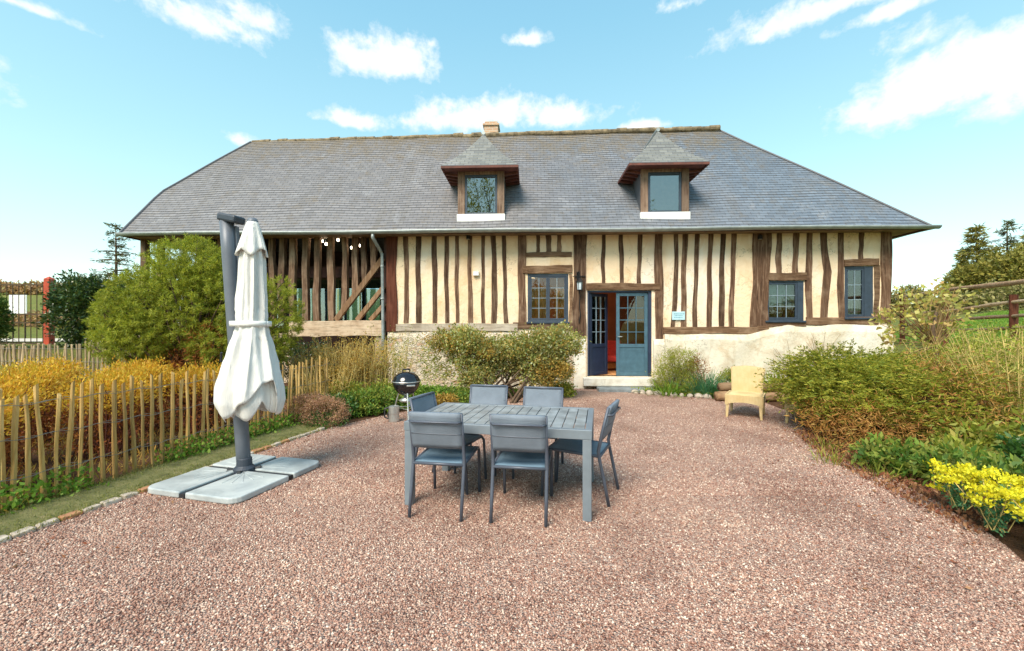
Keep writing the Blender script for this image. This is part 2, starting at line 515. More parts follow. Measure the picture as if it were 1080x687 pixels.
br.inputs['Scale'].default_value = 1; br.inputs['Brick Width'].default_value = .22; br.inputs['Row Height'].default_value = .075; br.inputs['Mortar Size'].default_value = .01
nt.links.new(br.outputs[0], b.inputs[0]); b.inputs['Roughness'].default_value = .9
M['brick'] = m
# ------------------------------------------------------------------ terrain
XB_Y = np.array([-30, -3, 1.5, 2.8, 3.8, 4.6, 5.2, 5.9, 7.0, 8.0, 8.9, 11.0, 60.0])
XB_X = np.array([3.0, 3.0, 3.25, 3.4, 3.85, 3.95, 3.9, 4.2, 4.75, 5.2, 5.3, 5.5, 5.5])
XL_Y = np.array([-30, -1.5, .9, 3.13, 4.12, 6.18, 7.0, 60])
XL_X = np.array([-11, -4.8, -4.3, -3.76, -3.53, -3.02, -2.8, -2.8])
def sstep(x):
    x = np.clip(x, 0, 1)
    return x * x * (3 - 2 * x)
def H(x, y):
    x = np.asarray(x, float); y = np.asarray(y, float)
    xb = np.interp(y, XB_Y, XB_X)
    right = 1.0 * sstep((x - xb - .15) / 4.4) + .065 * np.maximum(0, x - 9.5)
    left = 1.0 * sstep((-x - 6) / 10) * sstep((y - 6) / 8)
    far = .118 * np.maximum(0, y - 24) * sstep((-x - 6) / 8)
    h = right + left + far
    d = np.hypot(x, y)
    h = h + .02 * np.sin(x * 1.3 + 2) * np.sin(y * 1.1) * sstep((d - 8) / 6)
    cap = 13.0
    return np.where(h > cap, cap + (h - cap) * .1, h)
def hz(x, y): return float(H(x, y))
def at(px, py, d): return Vector(((px - 540) / 450 * d, d, CAMH + (345 - py) / 450 * d))
def atg(px, d, dz=0):
    x = (px - 540) / 450 * d
    return Vector((x, d, hz(x, d) + dz))

def grid_axis(lo, hi, near, step, grow=1.18):
    a = [0.0]
    s = step
    while a[-1] < hi:
        if a[-1] > near: s *= grow
        a.append(a[-1] + s)
    bb = [0.0]; s = step
    while bb[-1] > lo:
        if bb[-1] < -near: s *= grow
        bb.append(bb[-1] - s)
    return np.array(bb[:0:-1] + a)
gx = grid_axis(-600, 600, 13, .3)
gy = grid_axis(-400, 900, 16, .3)
X, Y = np.meshgrid(gx, gy)
Z = H(X, Y) - 0.012
nxg, nyg = len(gx), len(gy)
V = np.stack([X.ravel(), Y.ravel(), Z.ravel()], 1)
ii, jj = np.meshgrid(np.arange(nxg - 1), np.arange(nyg - 1))
a = (jj * nxg + ii).ravel()
Q = np.stack([a, a + 1, a + nxg + 1, a + nxg], 1)
m, nt, b = newmat('meadow_and_soil')
co = objco(nt)
sep = nn(nt, 'ShaderNodeSeparateXYZ'); nt.links.new(co, sep.inputs[0])
f1 = noise(nt, co, .35, 6, .6); f2 = noise(nt, co, 6, 6, .65); f3 = noise(nt, co, 45, 4, .65)
green = ramp(nt, f2, [(.3, (.11, .125, .03)), (.55, (.18, .20, .045)), (.75, (.27, .255, .08))])
green = mixc(nt, ramp(nt, f1, [(.4, 0.0), (.65, .55)]), green, (.27, .24, .07))
soil = ramp(nt, f2, [(.3, (.075, .032, .020)), (.7, (.18, .095, .055))])
# planted beds round the yard are bare soil; the meadow starts beyond them
cx = smath(nt, 'DIVIDE', smath(nt, 'ABSOLUTE', sep.outputs[0]), 8.6)
cy = smath(nt, 'DIVIDE', smath(nt, 'ABSOLUTE', smath(nt, 'SUBTRACT', sep.outputs[1], 6.0)), 11.0)
bed = smath(nt, 'MAXIMUM', cx, cy)
bed = smath(nt, 'ADD', bed, smath(nt, 'MULTIPLY', smath(nt, 'SUBTRACT', f2, .5), .25))
col = mixc(nt, ramp(nt, bed, [(.86, 0.0), (1.02, 1.0)]), soil, green)
col = mixc(nt, ramp(nt, f3, [(.35, .35), (.6, 0.0)]), col, (.03, .03, .01))
setc(nt, b.inputs['Base Color'], col)
b.inputs['Roughness'].default_value = .95; b.inputs['Specular IOR Level'].default_value = .1
bump(nt, b, smath(nt, 'ADD', f3, f2), .8, .05)
ground = tag(link('ground', np_mesh('ground', V, Q), m, smooth=True), kind='structure')

# gravel yard
outer_l = [(-4.3, .9), (-3.76, 3.13), (-3.53, 4.12), (-3.02, 6.18), (-2.85, 6.7), (-2.35, 7.45), (-1.95, 8.05), (-1.2, 8.5), (-.4, 9.25), (.6, 9.7), (1.3, 10.0)]
outer_r = [(3.0, -3), (3.25, 1.5), (3.42, 2.8), (3.85, 3.8), (3.97, 4.6), (3.92, 5.2), (4.2, 5.9), (4.75, 7.0), (5.2, 8.0), (5.25, 8.85), (4.4, 9.45), (3.4, 9.95), (2.8, 10.25)]
gravel_poly = outer_r + [(2.75, 10.9), (1.35, 10.95)] + outer_l[::-1] + [(-4.8, -1.5), (-5.2, -3), (-6, -12), (4, -12)]
def densify(poly, step=.25, jit=.03):
    out = []
    n = len(poly)
    for i in range(n):
        p, q = Vector(poly[i]), Vector(poly[(i + 1) % n])
        k = max(1, int((q - p).length / step))
        for j in range(k):
            v = p.lerp(q, j / k)
            out.append((v.x + random.uniform(-jit, jit), v.y + random.uniform(-jit, jit)))
    return out
gp = densify(gravel_poly)
bm = bmesh.new()
vs = [bm.verts.new((x, y, 0.0)) for x, y in gp]
f = bm.faces.new(vs)
bmesh.ops.triangulate(bm, faces=[f])
me = bpy.data.meshes.new('gravel'); bm.to_mesh(me); bm.free()
GC = [(0.0, (.13, .065, .050)), (.14, (.29, .155, .115)), (.34, (.41, .245, .185)), (.52, (.48, .325, .250)), (.70, (.36, .240, .195)), (.85, (.57, .44, .35)), (1.0, (.76, .67, .56))]
m, nt, b = newmat('pink_gravel')
co = objco(nt)
vo = nn(nt, 'ShaderNodeTexVoronoi'); vo.inputs['Scale'].default_value = 78; nt.links.new(co, vo.inputs['Vector'])
vo2 = nn(nt, 'ShaderNodeTexVoronoi'); vo2.inputs['Scale'].default_value = 150; nt.links.new(co, vo2.inputs['Vector'])
sp = nn(nt, 'ShaderNodeSeparateColor'); nt.links.new(vo.outputs['Color'], sp.inputs[0])
sp2 = nn(nt, 'ShaderNodeSeparateColor'); nt.links.new(vo2.outputs['Color'], sp2.inputs[0])
c1 = ramp(nt, sp.outputs[0], GC); c2 = ramp(nt, sp2.outputs[1], GC)
col = mixc(nt, ramp(nt, sp2.outputs[0], [(.45, 0.0), (.5, 1.0)]), c1, c2)
col = mixc(nt, ramp(nt, vo.outputs['Distance'], [(.0, 0.0), (.75, .0), (.95, .7)]), col, (.12, .065, .05))
patch = noise(nt, co, .9, 5, .6)
col = mixc(nt, 1.0, col, ramp(nt, patch, [(.3, (.80, .70, .67)), (.5, (1.10, 1.03, 1.02)), (.7, (1.24, 1.18, 1.14))]), 'MULTIPLY')
setc(nt, b.inputs['Base Color'], col)
b.inputs['Roughness'].default_value = .85; b.inputs['Specular IOR Level'].default_value = .25
bump(nt, b, smath(nt, 'SUBTRACT', 1.0, vo.outputs['Distance']), 1.0, .02)
tag(link('gravel', me, m), kind='structure')

# loose stones lying on it
def in_poly(P, poly):
    x, y = P[:, 0], P[:, 1]
    r = np.zeros(len(P), bool)
    n = len(poly)
    for i in range(n):
        x1, y1 = poly[i]; x2, y2 = poly[(i + 1) % n]
        c = ((y1 > y) != (y2 > y)) & (x < (x2 - x1) * (y - y1) / (y2 - y1 + 1e-12) + x1)
        r ^= c
    return r
def stones(n, ylo, yhi, smin, smax):
    y = ylo + (yhi - ylo) * rng.random(n * 3) ** 1.25
    x = (rng.random(n * 3) - .5) * 2 * (1.28 * y + .3)
    P = np.stack([x, y], 1)
    P = P[in_poly(P, gp)][:n]
    n = len(P)
    base = np.array([[1, 0, 0], [-1, 0, 0], [0, 1, 0], [0, -1, 0], [0, 0, 1], [0, 0, -1]], float)
    T = np.array([[0, 2, 4], [2, 1, 4], [1, 3, 4], [3, 0, 4], [2, 0, 5], [1, 2, 5], [3, 1, 5], [0, 3, 5]])
    v = base[None] * (rng.uniform(.65, 1.2, (n, 6, 1))) + rng.normal(0, .16, (n, 6, 3))
    s = rng.uniform(smin, smax, n)
    v = v * s[:, None, None] * np.stack([rng.uniform(.8, 1.35, n), rng.uniform(.7, 1.0, n), rng.uniform(.45, .8, n)], 1)[:, None, :]
    q = rng.normal(0, 1, (n, 4)); q[:, 1:3] *= .35; q /= np.linalg.norm(q, axis=1)[:, None]
    w, a, b_, c = q.T
    Rm = np.stack([1 - 2 * (b_ * b_ + c * c), 2 * (a * b_ - c * w), 2 * (a * c + b_ * w), 2 * (a * b_ + c * w), 1 - 2 * (a * a + c * c), 2 * (b_ * c - a * w), 2 * (a * c - b_ * w), 2 * (b_ * c + a * w), 1 - 2 * (a * a + b_ * b_)], 1).reshape(n, 3, 3)
    v = np.einsum('nij,nkj->nki', Rm, v)
    v[:, :, 0] += P[:, None, 0]; v[:, :, 1] += P[:, None, 1]; v[:, :, 2] += (s * .28)[:, None]
    return v.reshape(-1, 3), (T[None] + (np.arange(n) * 6)[:, None, None]).reshape(-1, 3)
V1, T1 = stones(80000, 1.6, 4.4, .0052, .0112)
V2, T2 = stones(42000, 4.0, 9.5, .007, .012)
m, nt, b = newmat('loose_stone')
r = nn(nt, 'ShaderNodeNewGeometry').outputs['Random Per Island']
col = ramp(nt, r, GC)
patch = noise(nt, objco(nt), .9, 5, .6)
col = mixc(nt, 1.0, col, ramp(nt, patch, [(.3, (.80, .70, .67)), (.5, (1.10, 1.03, 1.02)), (.7, (1.24, 1.18, 1.14))]), 'MULTIPLY')
setc(nt, b.inputs['Base Color'], col); b.inputs['Roughness'].default_value = .75; b.inputs['Specular IOR Level'].default_value = .3
tag(link('loose_gravel', np_mesh('loose_gravel', np.vstack([V1, V2]), np.vstack([T1, T2 + len(V1)])), m), 'pinkish crushed stone gravel spread over the yard', 'gravel', kind='stuff')

# grass strip with stone edging on the left
strip_in = [(-4.3, .9), (-3.76, 3.13), (-3.53, 4.12), (-3.02, 6.18), (-2.9, 6.6)]
strip_out = [(-5.0, .9), (-4.36, 3.2), (-4.1, 4.3), (-3.72, 6.2), (-3.6, 7.0)]
def path_pts(pl, n):
    pl = [Vector(p) for p in pl]
    L = [0]
    for a_, b_ in zip(pl, pl[1:]): L.append(L[-1] + (b_ - a_).length)
    out = []
    for i in range(n + 1):
        t = L[-1] * i / n
        for k in range(len(pl) - 1):
            if t <= L[k + 1] + 1e-9:
                out.append(pl[k].lerp(pl[k + 1], (t - L[k]) / max(1e-9, L[k + 1] - L[k]))); break
    return out
pi_, po_ = path_pts([(-4.8, -1.5)] + strip_in, 40), path_pts([(-5.6, -1.5)] + strip_out, 40)
mb = MB()
mb.grid(lambda u, v: (*(pi_[round(v * 40)].lerp(po_[round(v * 40)], u)), .018 + .02 * math.sin(u * 3.1)), 6, 40)
m, nt, b = newmat('strip_turf'); co = objco(nt)
f2 = noise(nt, co, 7, 6, .7)
setc(nt, b.inputs['Base Color'], ramp(nt, f2, [(.3, (.10, .10, .035)), (.5, (.19, .19, .06)), (.7, (.32, .27, .12))])); b.inputs['Roughness'].default_value = .95
bump(nt, b, noise(nt, co, 60, 4, .7), 1.0, .03)
tag(mb.build('grass_strip', m, smooth=True), kind='structure')
# ------------------------------------------------------------------ the house (local axes: u along the front, v into the house, z up)
TH = R(2.35)
HOUSE_O = Vector((0, 10.66, 0))
cs, sn = math.cos(TH), math.sin(TH)
def loc_ray(px, py):
    dx, dz = (px - 540) / 450, (345 - py) / 450
    cu = sn * 10.66; cv = -cs * 10.66
    return (cu, cv), (dx * cs - sn, dx * sn + cs), dz
def W(px, py, v=.5):
    (cu, cv), (du, dv), dz = loc_ray(px, py)
    t = (v - cv) / dv
    return cu + t * du, CAMH + t * dz
def Wu(px, v=.5): return W(px, 345, v)[0]
def Wz(px, py, v=.5): return W(px, py, v)[1]
TANP = 1.19
ZE = 4.0
PA = math.atan(TANP)
def RP(px, py):                   # photo point on the front roof plane -> (u, slope distance)
    (cu, cv), (du, dv), dz = loc_ray(px, py)
    t = (ZE + TANP * cv - CAMH) / (dz - TANP * dv)
    v = cv + t * dv
    return cu + t * du, v / math.cos(PA)
house = empty('timber_framed_house', HOUSE_O, -TH)
tag(house, 'long half-timbered house with cream plaster, slate roof and two dormers behind the yard', 'house')
def tohouse(u, v, z):
    return Vector((u * cs + v * sn, 10.66 - u * sn + v * cs, z))

uL0, _ = RP(128, 246); uL1, sK = RP(170, 203); uL2, sL = RP(265, 150.5)
uR0, _ = RP(985, 242); uR1, sR = RP(757, 137.5)
print('roof', uL0, uL1, sK, uL2, sL, uR0, uR1, sR)
VR = (sL + sR) / 2 * math.cos(PA)
def outl(t):                       # left / right outline of the front slope at fraction t
    s = t * sL
    if s < sK: l = uL0 + (uL1 - uL0) * s / sK
    else: l = uL1 + (uL2 - uL1) * (s - sK) / (sL - sK)
    r = uR0 + (uR1 - uR0) * t
    return l, r
def roof_pt(t, k, lift=0, back=False):
    l, r = outl(t)
    u = l + (r - l) * k
    s = t * (sL + (sR - sL) * k)
    sag = .03 * math.sin(u * .9 + t * 4) * math.sin(t * math.pi) + .012 * math.sin(u * 2.3 + 1)
    vv, z = s * math.cos(PA) - lift * math.sin(PA), ZE + s * math.sin(PA) + lift * math.cos(PA) + sag
    if back: vv = 2 * VR - vv
    return Vector((u, vv, z)), s
NC, NU = 44, 36
roof = MB()
for bk in (False, True):
    for c in range(NC):
        t0, t1 = c / NC, (c + 1) / NC + .35 / NC
        if t1 > 1: t1 = 1.0
        for k in range(NU):
            ids = []
            for (t, kk, lf) in ((t0, k, .022), (t0, k + 1, .022), (t1, k + 1, .006), (t1, k, .006)):
                p, s = roof_pt(t, kk / NU, lf, bk)
                roof.v.append(tuple(p)); ids.append(len(roof.v) - 1)
                roof.uv[len(roof.v) - 1] = (p.x + 30, s + 10)
            roof.f.append(tuple(ids if not bk else ids[::-1]))
            if not bk:                 # butt edge of the course
                k0 = len(roof.v)
                for (lf, kk) in ((.006, k), (.006, k + 1), (.022, k + 1), (.022, k)):
                    p, s = roof_pt(t0, kk / NU, lf)
                    roof.v.append(tuple(p)); roof.uv[len(roof.v) - 1] = (p.x + 30, s + 10)
                roof.f.append((k0, k0 + 1, k0 + 2, k0 + 3))
for side in (0, 1):                    # hipped ends
    for c in range(NC):
        ids = []
        for t, bk in ((c / NC, False), (c / NC, True), ((c + 1) / NC, True), ((c + 1) / NC, False)):
            p, s = roof_pt(t, side, .02, bk)
            roof.v.append(tuple(p)); ids.append(len(roof.v) - 1); roof.uv[len(roof.v) - 1] = (p.y + 30, p.z * 1.2)
        roof.f.append(tuple(ids if side else ids[::-1]))
roof_o = roof.build('roof', M['slate'], house)
# ridge tiles
mb = MB()
pl, _ = roof_pt(1, 0); pr, _ = roof_pt(1, 1)
nrt = 52
for i in range(nrt):
    a_ = pl.lerp(pr, i / nrt); b_ = pl.lerp(pr, (i + 1.06) / nrt)
    dz_ = .012 * (i % 2) + random.uniform(-.012, .012) + .02
    a_ = Vector((a_.x, VR, a_.z + dz_)); b_ = Vector((b_.x, VR, b_.z + dz_ + .008))
    mb.tube([a_, b_], .080 + random.uniform(-.012, .012), 10)
mb.build('ridge_tiles', M['ridge'], roof_o)
mb = MB()
for side in (0, 1):
    mb = MB(); mb.tube([roof_pt(t / 12, side, .02)[0] for t in range(13)], .035, 6)
    mb.build('hip_cover', M['slate'], roof_o)
# chimney behind the ridge
cu_, cz_ = W(518.5, 131, VR + .35)
ch = MB()
ch.box(cu_ - .23, cu_ + .23, VR + .12, VR + .58, 7.2, cz_ - .16)
ch.box(cu_ - .27, cu_ + .27, VR + .08, VR + .62, cz_ - .16, cz_ - .09)
ch.box(cu_ - .21, cu_ + .21, VR + .14, VR + .56, cz_ - .09, cz_)
ch.build('chimney', M['brick'], house, bevel=.012)
# soffit, fascia, gutter
vB = 2 * VR
mb = MB()
mb.box(uL0 + .03, uR0 - .03, .05, .62, ZE - .035, ZE - .012)
mb.box(uL0 + .03, uR0 - .03, vB - .62, vB - .05, ZE - .035, ZE - .012)
mb.box(uR0 - .75, uR0 - .03, .62, vB - .62, ZE - .035, ZE - .012)
mb.box(uL0 + .03, uL0 + .75, .62, vB - .62, ZE - .035, ZE - .012)
mb.build('soffit', M['soffit'], house)
mb = MB()
mb.box(uL0 + .0, uR0 - .0, .015, .045, ZE - .07, ZE + .03)
mb.box(uR0 - .03, uR0, .046, vB - .02, ZE - .07, ZE + .03)
mb.box(uL0, uL0 + .03, .046, vB - .02, ZE - .07, ZE + .03)
mb.build('fascia', M['darkwood'], house)
def gutter_run(a, b, out):
    g = MB()
    a, b, out = Vector(a), Vector(b), Vector(out)
    n = 24
    def fn(i, j):
        p = a.lerp(b, j)
        ang = math.pi * (i) + math.pi
        sagz = .012 * math.sin(j * 17)
        return p + out * (.075 * math.cos(ang)) + Vector((0, 0, .075 * math.sin(ang) + sagz))
    g.grid(fn, 10, n)
    return g
gutter_run((uL0 - .02, -.065, ZE + .0), (uR0 + .13, -.065, ZE + .012), (0, 1, 0)).build('gutter', M['zinc'], house, smooth=True, solid=.006)
gutter_run((uR0 + .07, -.1, ZE + .0), (uR0 + .07, vB, ZE + .0), (1, 0, 0)).build('gutter', M['zinc'], house, smooth=True, solid=.006)
# downpipe with its swan neck
uA, zA = W(394, 249, 0.0); uB, zB = W(403, 268, .42)
ub2, zb2 = W(404, 352, .42)
mb = MB()
mb.tube([(uA, -.06, zA + .05), (uA, -.06, zA - .05), (uA + .03, .0, zA - .13), (uB - .04, .36, zB + .1), (uB, .42, zB), (ub2, .42, zb2), (ub2, .42, .15)], .042, 10)
for zz in (zB - .35, zB - 1.2):
    mb.tube([(uB + .005, .42, zz), (uB + .005, .42, zz + .04)], .052, 10)
mb.build('downpipe', M['zinc'], house, smooth=True)

# ---- front wall ------------------------------------------------------------
uW0, uW1 = Wu(409), Wu(937.5)
Z_TOP = 4.5
holes = []
def hole(px0, py0, px1, py1):
    u0, z1 = W(px0, py0); u1, z0 = W(px1, py1)
    holes.append((u0, u1, z0, z1)); return (u0, u1, z0, z1)
hMain = hole(556.5, 289, 599.4, 340)
hA = hole(807.3, 296.3, 847.6, 338.8)
hB = hole(890.6, 281, 920.8, 335.6)
hDoor = hole(619.5, 306.5, 687.3, 397.5)
Z_FLOOR = hDoor[2]
def wall_with_holes(mb, u0, u1, z0f, z1, holes, vf, vb, bulge=0):
    us = sorted(set([u0, u1] + [x for h in holes for x in h[:2] if u0 < x < u1] + list(np.arange(u0 + .3, u1, .3))))
    zs = sorted(set([z0f, z1] + [x for h in holes for x in h[2:] if z0f < x < z1] + list(np.arange(z0f + .25, z1, .25))))
    ix = {}
    def vid(i, j, v):
        key = (i, j, v)
        if key not in ix:
            off = 0
            if v == vf and bulge: off = bulge * (math.sin(us[i] * 2.1 + zs[j] * 1.7) * .5 + math.sin(us[i] * 5.3 - zs[j] * 3.1) * .35)
            ix[key] = len(mb.v); mb.v.append((us[i], v + off, zs[j]))
        return ix[key]
    def solid(i, j):
        if i < 0 or j < 0 or i >= len(us) - 1 or j >= len(zs) - 1: return False
        cu, cz = (us[i] + us[i + 1]) / 2, (zs[j] + zs[j + 1]) / 2
        return not any(h[0] < cu < h[1] and h[2] < cz < h[3] for h in holes)
    for i in range(len(us) - 1):
        for j in range(len(zs) - 1):
            if not solid(i, j): continue
            mb.f.append((vid(i, j, vf), vid(i + 1, j, vf), vid(i + 1, j + 1, vf), vid(i, j + 1, vf)))
            mb.f.append((vid(i, j, vb), vid(i, j + 1, vb), vid(i + 1, j + 1, vb), vid(i + 1, j, vb)))
            for (di, dj, e) in ((-1, 0, ((i, j), (i, j + 1))), (1, 0, ((i + 1, j + 1), (i + 1, j))), (0, -1, ((i + 1, j), (i, j))), (0, 1, ((i, j + 1), (i + 1, j + 1)))):
                if not solid(i + di, j + dj):
                    (p, q) = e
                    mb.f.append((vid(*p, vf), vid(*q, vf), vid(*q, vb), vid(*p, vb)))
WALLB = .78
mb = MB()
wall_with_holes(mb, uW0, uW1, -.1, Z_TOP, holes, .5, WALLB, .008)
mb.build('plaster_wall', M['plaster'], house)
mb = MB()
mb.box(uW1 - .28, uW1, WALLB + .002, vB - .5, -.1, Z_TOP)
mb.box(uW0, uW1 - .285, vB - .78, vB - .5, -.1, Z_TOP)
mb.build('side_wall', M['plaster'], house)
# rough render plinth, left stone part and right white part, with an uneven top
def plinth(name, px0, px1, topf, mat, n=30, vface=.44):
    u0, u1 = Wu(px0), Wu(px1)
    mb = MB()
    def fn(i, j):
        u = u0 + (u1 - u0) * i
        px = px0 + (px1 - px0) * i
        zt = Wz(px, topf(px))
        z = -.1 + (zt + .1) * j
        v = vface + .02 * math.sin(u * 2.3 + z * 2) + .012 * math.sin(u * 6.1 - z * 4.4) + (.045 if j > .96 else 0) * 1
        return (u, v, z)
    mb.grid(fn, n, 10)
    k0 = len(mb.v)
    # top ledge, ends
    def edge(i): return fn(i / n, 1)
    for i in range(n):
        a_, b_ = edge(i), edge(i + 1)
        k = len(mb.v); mb.v += [a_, b_, (b_[0], .51, b_[2] + .01), (a_[0], .51, a_[2] + .01)]; mb.f.append((k, k + 1, k + 2, k + 3))
    for i in (0, 1):
        for j in range(10):
            a_, b_ = fn(i, j / 10), fn(i, (j + 1) / 10)
            k = len(mb.v); mb.v += [a_, b_, (b_[0], .51, b_[2]), (a_[0], .51, a_[2])]; mb.f.append((k, k + 1, k + 2, k + 3) if i == 0 else (k + 3, k + 2, k + 1, k))
    return mb.build(name, mat, house, smooth=False)
plinth('plinth', 409, 604, lambda p: 349.5 + math.sin(p * .06) * .8, M['stoneplinth'], 40, .45)
plinth('plinth', 604.4, 617.5, lambda p: 357, M['plinth'], 6, .43)
plinth('plinth', 688.5, 700, lambda p: 358, M['plinth'], 6, .43)
plinth('plinth', 700.4, 939, lambda p: (352.5 if p < 790 else 352.5 - 9.5 * min(1, (p - 790) / 40)) + math.sin(p * .09) * .7, M['plinth'], 60, .42)

# timbers
def stud(name, pts, w, py0, py1, mat, vf=.484, vb=.56, wob=1.0, parent=house, v_ref=.5):
    """pts: (px at top, px at foot) or a list of px down the length; w: width in px"""
    n = 10
    ph = random.uniform(0, 10)
    mb = MB()
    px = list(pts)
    for i in range(n + 1):
        t = i / n
        k = t * (len(px) - 1); a_ = int(min(k, len(px) - 2)); x = px[a_] + (px[a_ + 1] - px[a_]) * (k - a_)
        x += wob * (.55 * math.sin(ph + t * 5.2) + .3 * math.sin(ph * 2 + t * 13))
        ww = w * (1 + .09 * math.sin(ph * 3 + t * 7) + random.uniform(-.04, .04))
        u0, z = W(x - ww / 2, py0 + (py1 - py0) * t, v_ref); u1, _ = W(x + ww / 2, 345, v_ref)
        f0, f1 = vf + random.uniform(-.004, .004), vf + random.uniform(-.004, .004)
        mb.v += [(u0, f0, z), (u1, f1, z), (u1, vb, z), (u0, vb, z)]
    for i in range(n):
        for j in range(4):
            a_, b_ = i * 4 + j, i * 4 + (j + 1) % 4
            mb.f.append((a_, a_ + 4, b_ + 4, b_))
    mb.f.append((0, 1, 2, 3)); k = n * 4; mb.f.append((k + 3, k + 2, k + 1, k))
    return mb.build(name, mat, parent, bevel=.006)
def beam(name, px0, px1, ya, yb, mat=None, vf=.474, vb=.56, tilt=0, wob=.5, parent=house, v_ref=.5):
    n = 14
    ph = random.uniform(0, 10)
    mb = MB()
    for i in range(n + 1):
        t = i / n; px = px0 + (px1 - px0) * t
        o = wob * (math.sin(ph + t * 4.2) + .4 * math.sin(ph + t * 15)) + tilt * t
        hh = (yb - ya) * (1 + random.uniform(-.05, .05))
        u, zt = W(px, ya + o, v_ref); _, zb = W(px, ya + hh + o * .8, v_ref)
        f0 = vf + random.uniform(-.004, .004)
        mb.v += [(u, f0, zb), (u, f0, zt), (u, vb, zt), (u, vb, zb)]
    for i in range(n):
        for j in range(4):
            a_, b_ = i * 4 + j, i * 4 + (j + 1) % 4
            mb.f.append((a_, a_ + 4, b_ + 4, b_))
    mb.f.append((0, 1, 2, 3)); k = n * 4; mb.f.append((k + 3, k + 2, k + 1, k))
    return mb.build(name, mat or M['beam'], parent, bevel=.007)
YT = 238                                   # tops run up behind the gutter
stud('timber_post', (413.6, 413.4), 11, YT, 350, M['redpost'], .462)
for pts, w, yb in [((428.5, 428.5), 5.0, 341), ((441.5, 441.5), 5.6, 341), ((458.6, 458.2), 5.2, 341), ((471.0, 471.6), 4.5, 341), ((481.8, 482.5), 4.0, 341), ((495.7, 496), 4.5, 341),
                   ((508.8, 510), 3.7, 341), ((520.5, 521.4), 5.6, 341), ((530.3, 534.2), 4.2, 341), ((567.6, 567.0), 3.8, 267), ((578.3, 578.3), 5.6, 267), ((589.4, 589.4), 4.5, 267),
                   ((636.6, 636.4), 4.0, 299), ((655.4, 655.2), 4.6, 299), ((674.6, 674.2), 4.6, 299), ((713.6, 712.5, 710), 4.7, 345), ((723, 721.5, 720.5), 5.5, 345), ((734.8, 733), 4.6, 345),
                   ((750.0, 748.5, 747.4), 5.1, 345), ((763, 761.5, 760.4), 5.6, 345), ((773.6, 772.5, 771.4), 5.1, 345), ((821.8, 821.4), 5.8, 288), ((839.2, 839), 5.9, 288),
                   ((853.4, 853.0, 853.6), 6.6, 335), ((869, 868, 872.5, 870, 869.5), 7.8, 335), ((886.0, 886.8, 887.6), 6.6, 336), ((908, 908), 5.2, 274)]:
    stud('timber_stud', pts, w, YT, yb, M['stud'])
stud('timber_post', (550.6, 550.8), 8.2, YT, 341, M['stud'], .470)
stud('timber_post', (611.2, 611.4), 13.4, YT, 356, M['stud'], .462)
stud('timber_post', (694.9, 694.6), 8.4, YT, 357.5, M['stud'], .466)
stud('timber_post', (803.2, 802.0, 800.6), 18.0, YT, 345, M['stud'], .460)
stud('timber_post', (803.5, 803), 12, 344, 354.5, M['beam'], .456)
stud('timber_post', (934, 933.8), 10.5, YT, 341, M['stud'], .462)
stud('timber_stud', (601.8, 602), 3.2, 289, 341, M['beam'], .478)
stud('timber_stud', (924.2, 924.4), 5.6, 280, 336, M['beam'], .478)
beam('timber_beam', 418, 546, 341.5, 349.5, M['sillbeam'], .455)
beam('timber_beam', 541, 603.5, 340.8, 347.5, vf=.458)
beam('timber_beam', 553, 603, 266.2, 271.3, M['beam'], .468)
beam('timber_lintel', 551.4, 603.4, 280.2, 288.3, M['beam'], .452)
beam('timber_lintel', 618.2, 695.5, 299.2, 306.2, M['beam'], .450)
beam('timber_beam', 699.3, 798, 344.4, 351.8, M['beam'], .464, tilt=1.2)
beam('timber_lintel', 809.5, 850, 287.8, 296.0, M['beam'], .450)
beam('timber_beam', 808.5, 849.5, 339.2, 344.6, M['beam'], .462)
beam('timber_beam', 849.7, 926, 334.6, 342.8, M['beam'], .466)
beam('timber_lintel', 889.5, 926, 273.4, 280.6, M['beam'], .452)

# ---- windows ---------------------------------------------------------------
def window(h, cols, rows, casements, fr=.055, vf=.50, paint='bluepaint', bar='glazebar', barw=.016, extra_r=0, sash=.045):
    u0, u1, z0, z1 = h
    g = MB()
    g.box(u0, u1, vf, vf + .09, z0, z0 + fr); g.box(u0, u1, vf, vf + .09, z1 - fr, z1)
    g.box(u0, u0 + fr, vf + .001, vf + .088, z0 + fr, z1 - fr); g.box(u1 - fr - extra_r, u1, vf + .001, vf + .088, z0 + fr, z1 - fr)
    g.box(u0 - .025, u1 + .025, vf - .07, vf - .002, z0 - .035, z0 + .012)        # drip sill
    w = g.build('window', M[paint], house, bevel=.005)
    iu0, iu1, iz0, iz1 = u0 + fr, u1 - fr - extra_r, z0 + fr, z1 - fr
    cw = (iu1 - iu0) / casements
    for c in range(casements):
        a, b_ = iu0 + c * cw + .002, iu0 + (c + 1) * cw - .002
        s = MB()
        s.box(a, b_, vf + .012, vf + .062, iz0 + .002, iz0 + sash); s.box(a, b_, vf + .012, vf + .062, iz1 - sash, iz1 - .002)
        s.box(a, a + sash, vf + .013, vf + .061, iz0 + sash, iz1 - sash); s.box(b_ - sash, b_, vf + .013, vf + .061, iz0 + sash, iz1 - sash)
        s.build('casement', M[paint], w, bevel=.004)
        q0, q1, r0, r1 = a + sash, b_ - sash, iz0 + sash, iz1 - sash
        t = MB()
        for i in range(1, cols):
            x = q0 + (q1 - q0) * i / cols; t.box(x - barw / 2, x + barw / 2, vf + .024, vf + .050, r0, r1)
        for j in range(1, rows):
            z = r0 + (r1 - r0) * j / rows; t.box(q0, q1, vf + .0255, vf + .0485, z - barw / 2, z + barw / 2)
        t.build('glazing_bars', M[bar], w)
        p = MB(); p.box(q0 - .01, q1 + .01, vf + .034, vf + .039, r0 - .01, r1 + .01)
        p.build('pane', M['glass'], w)
    return w
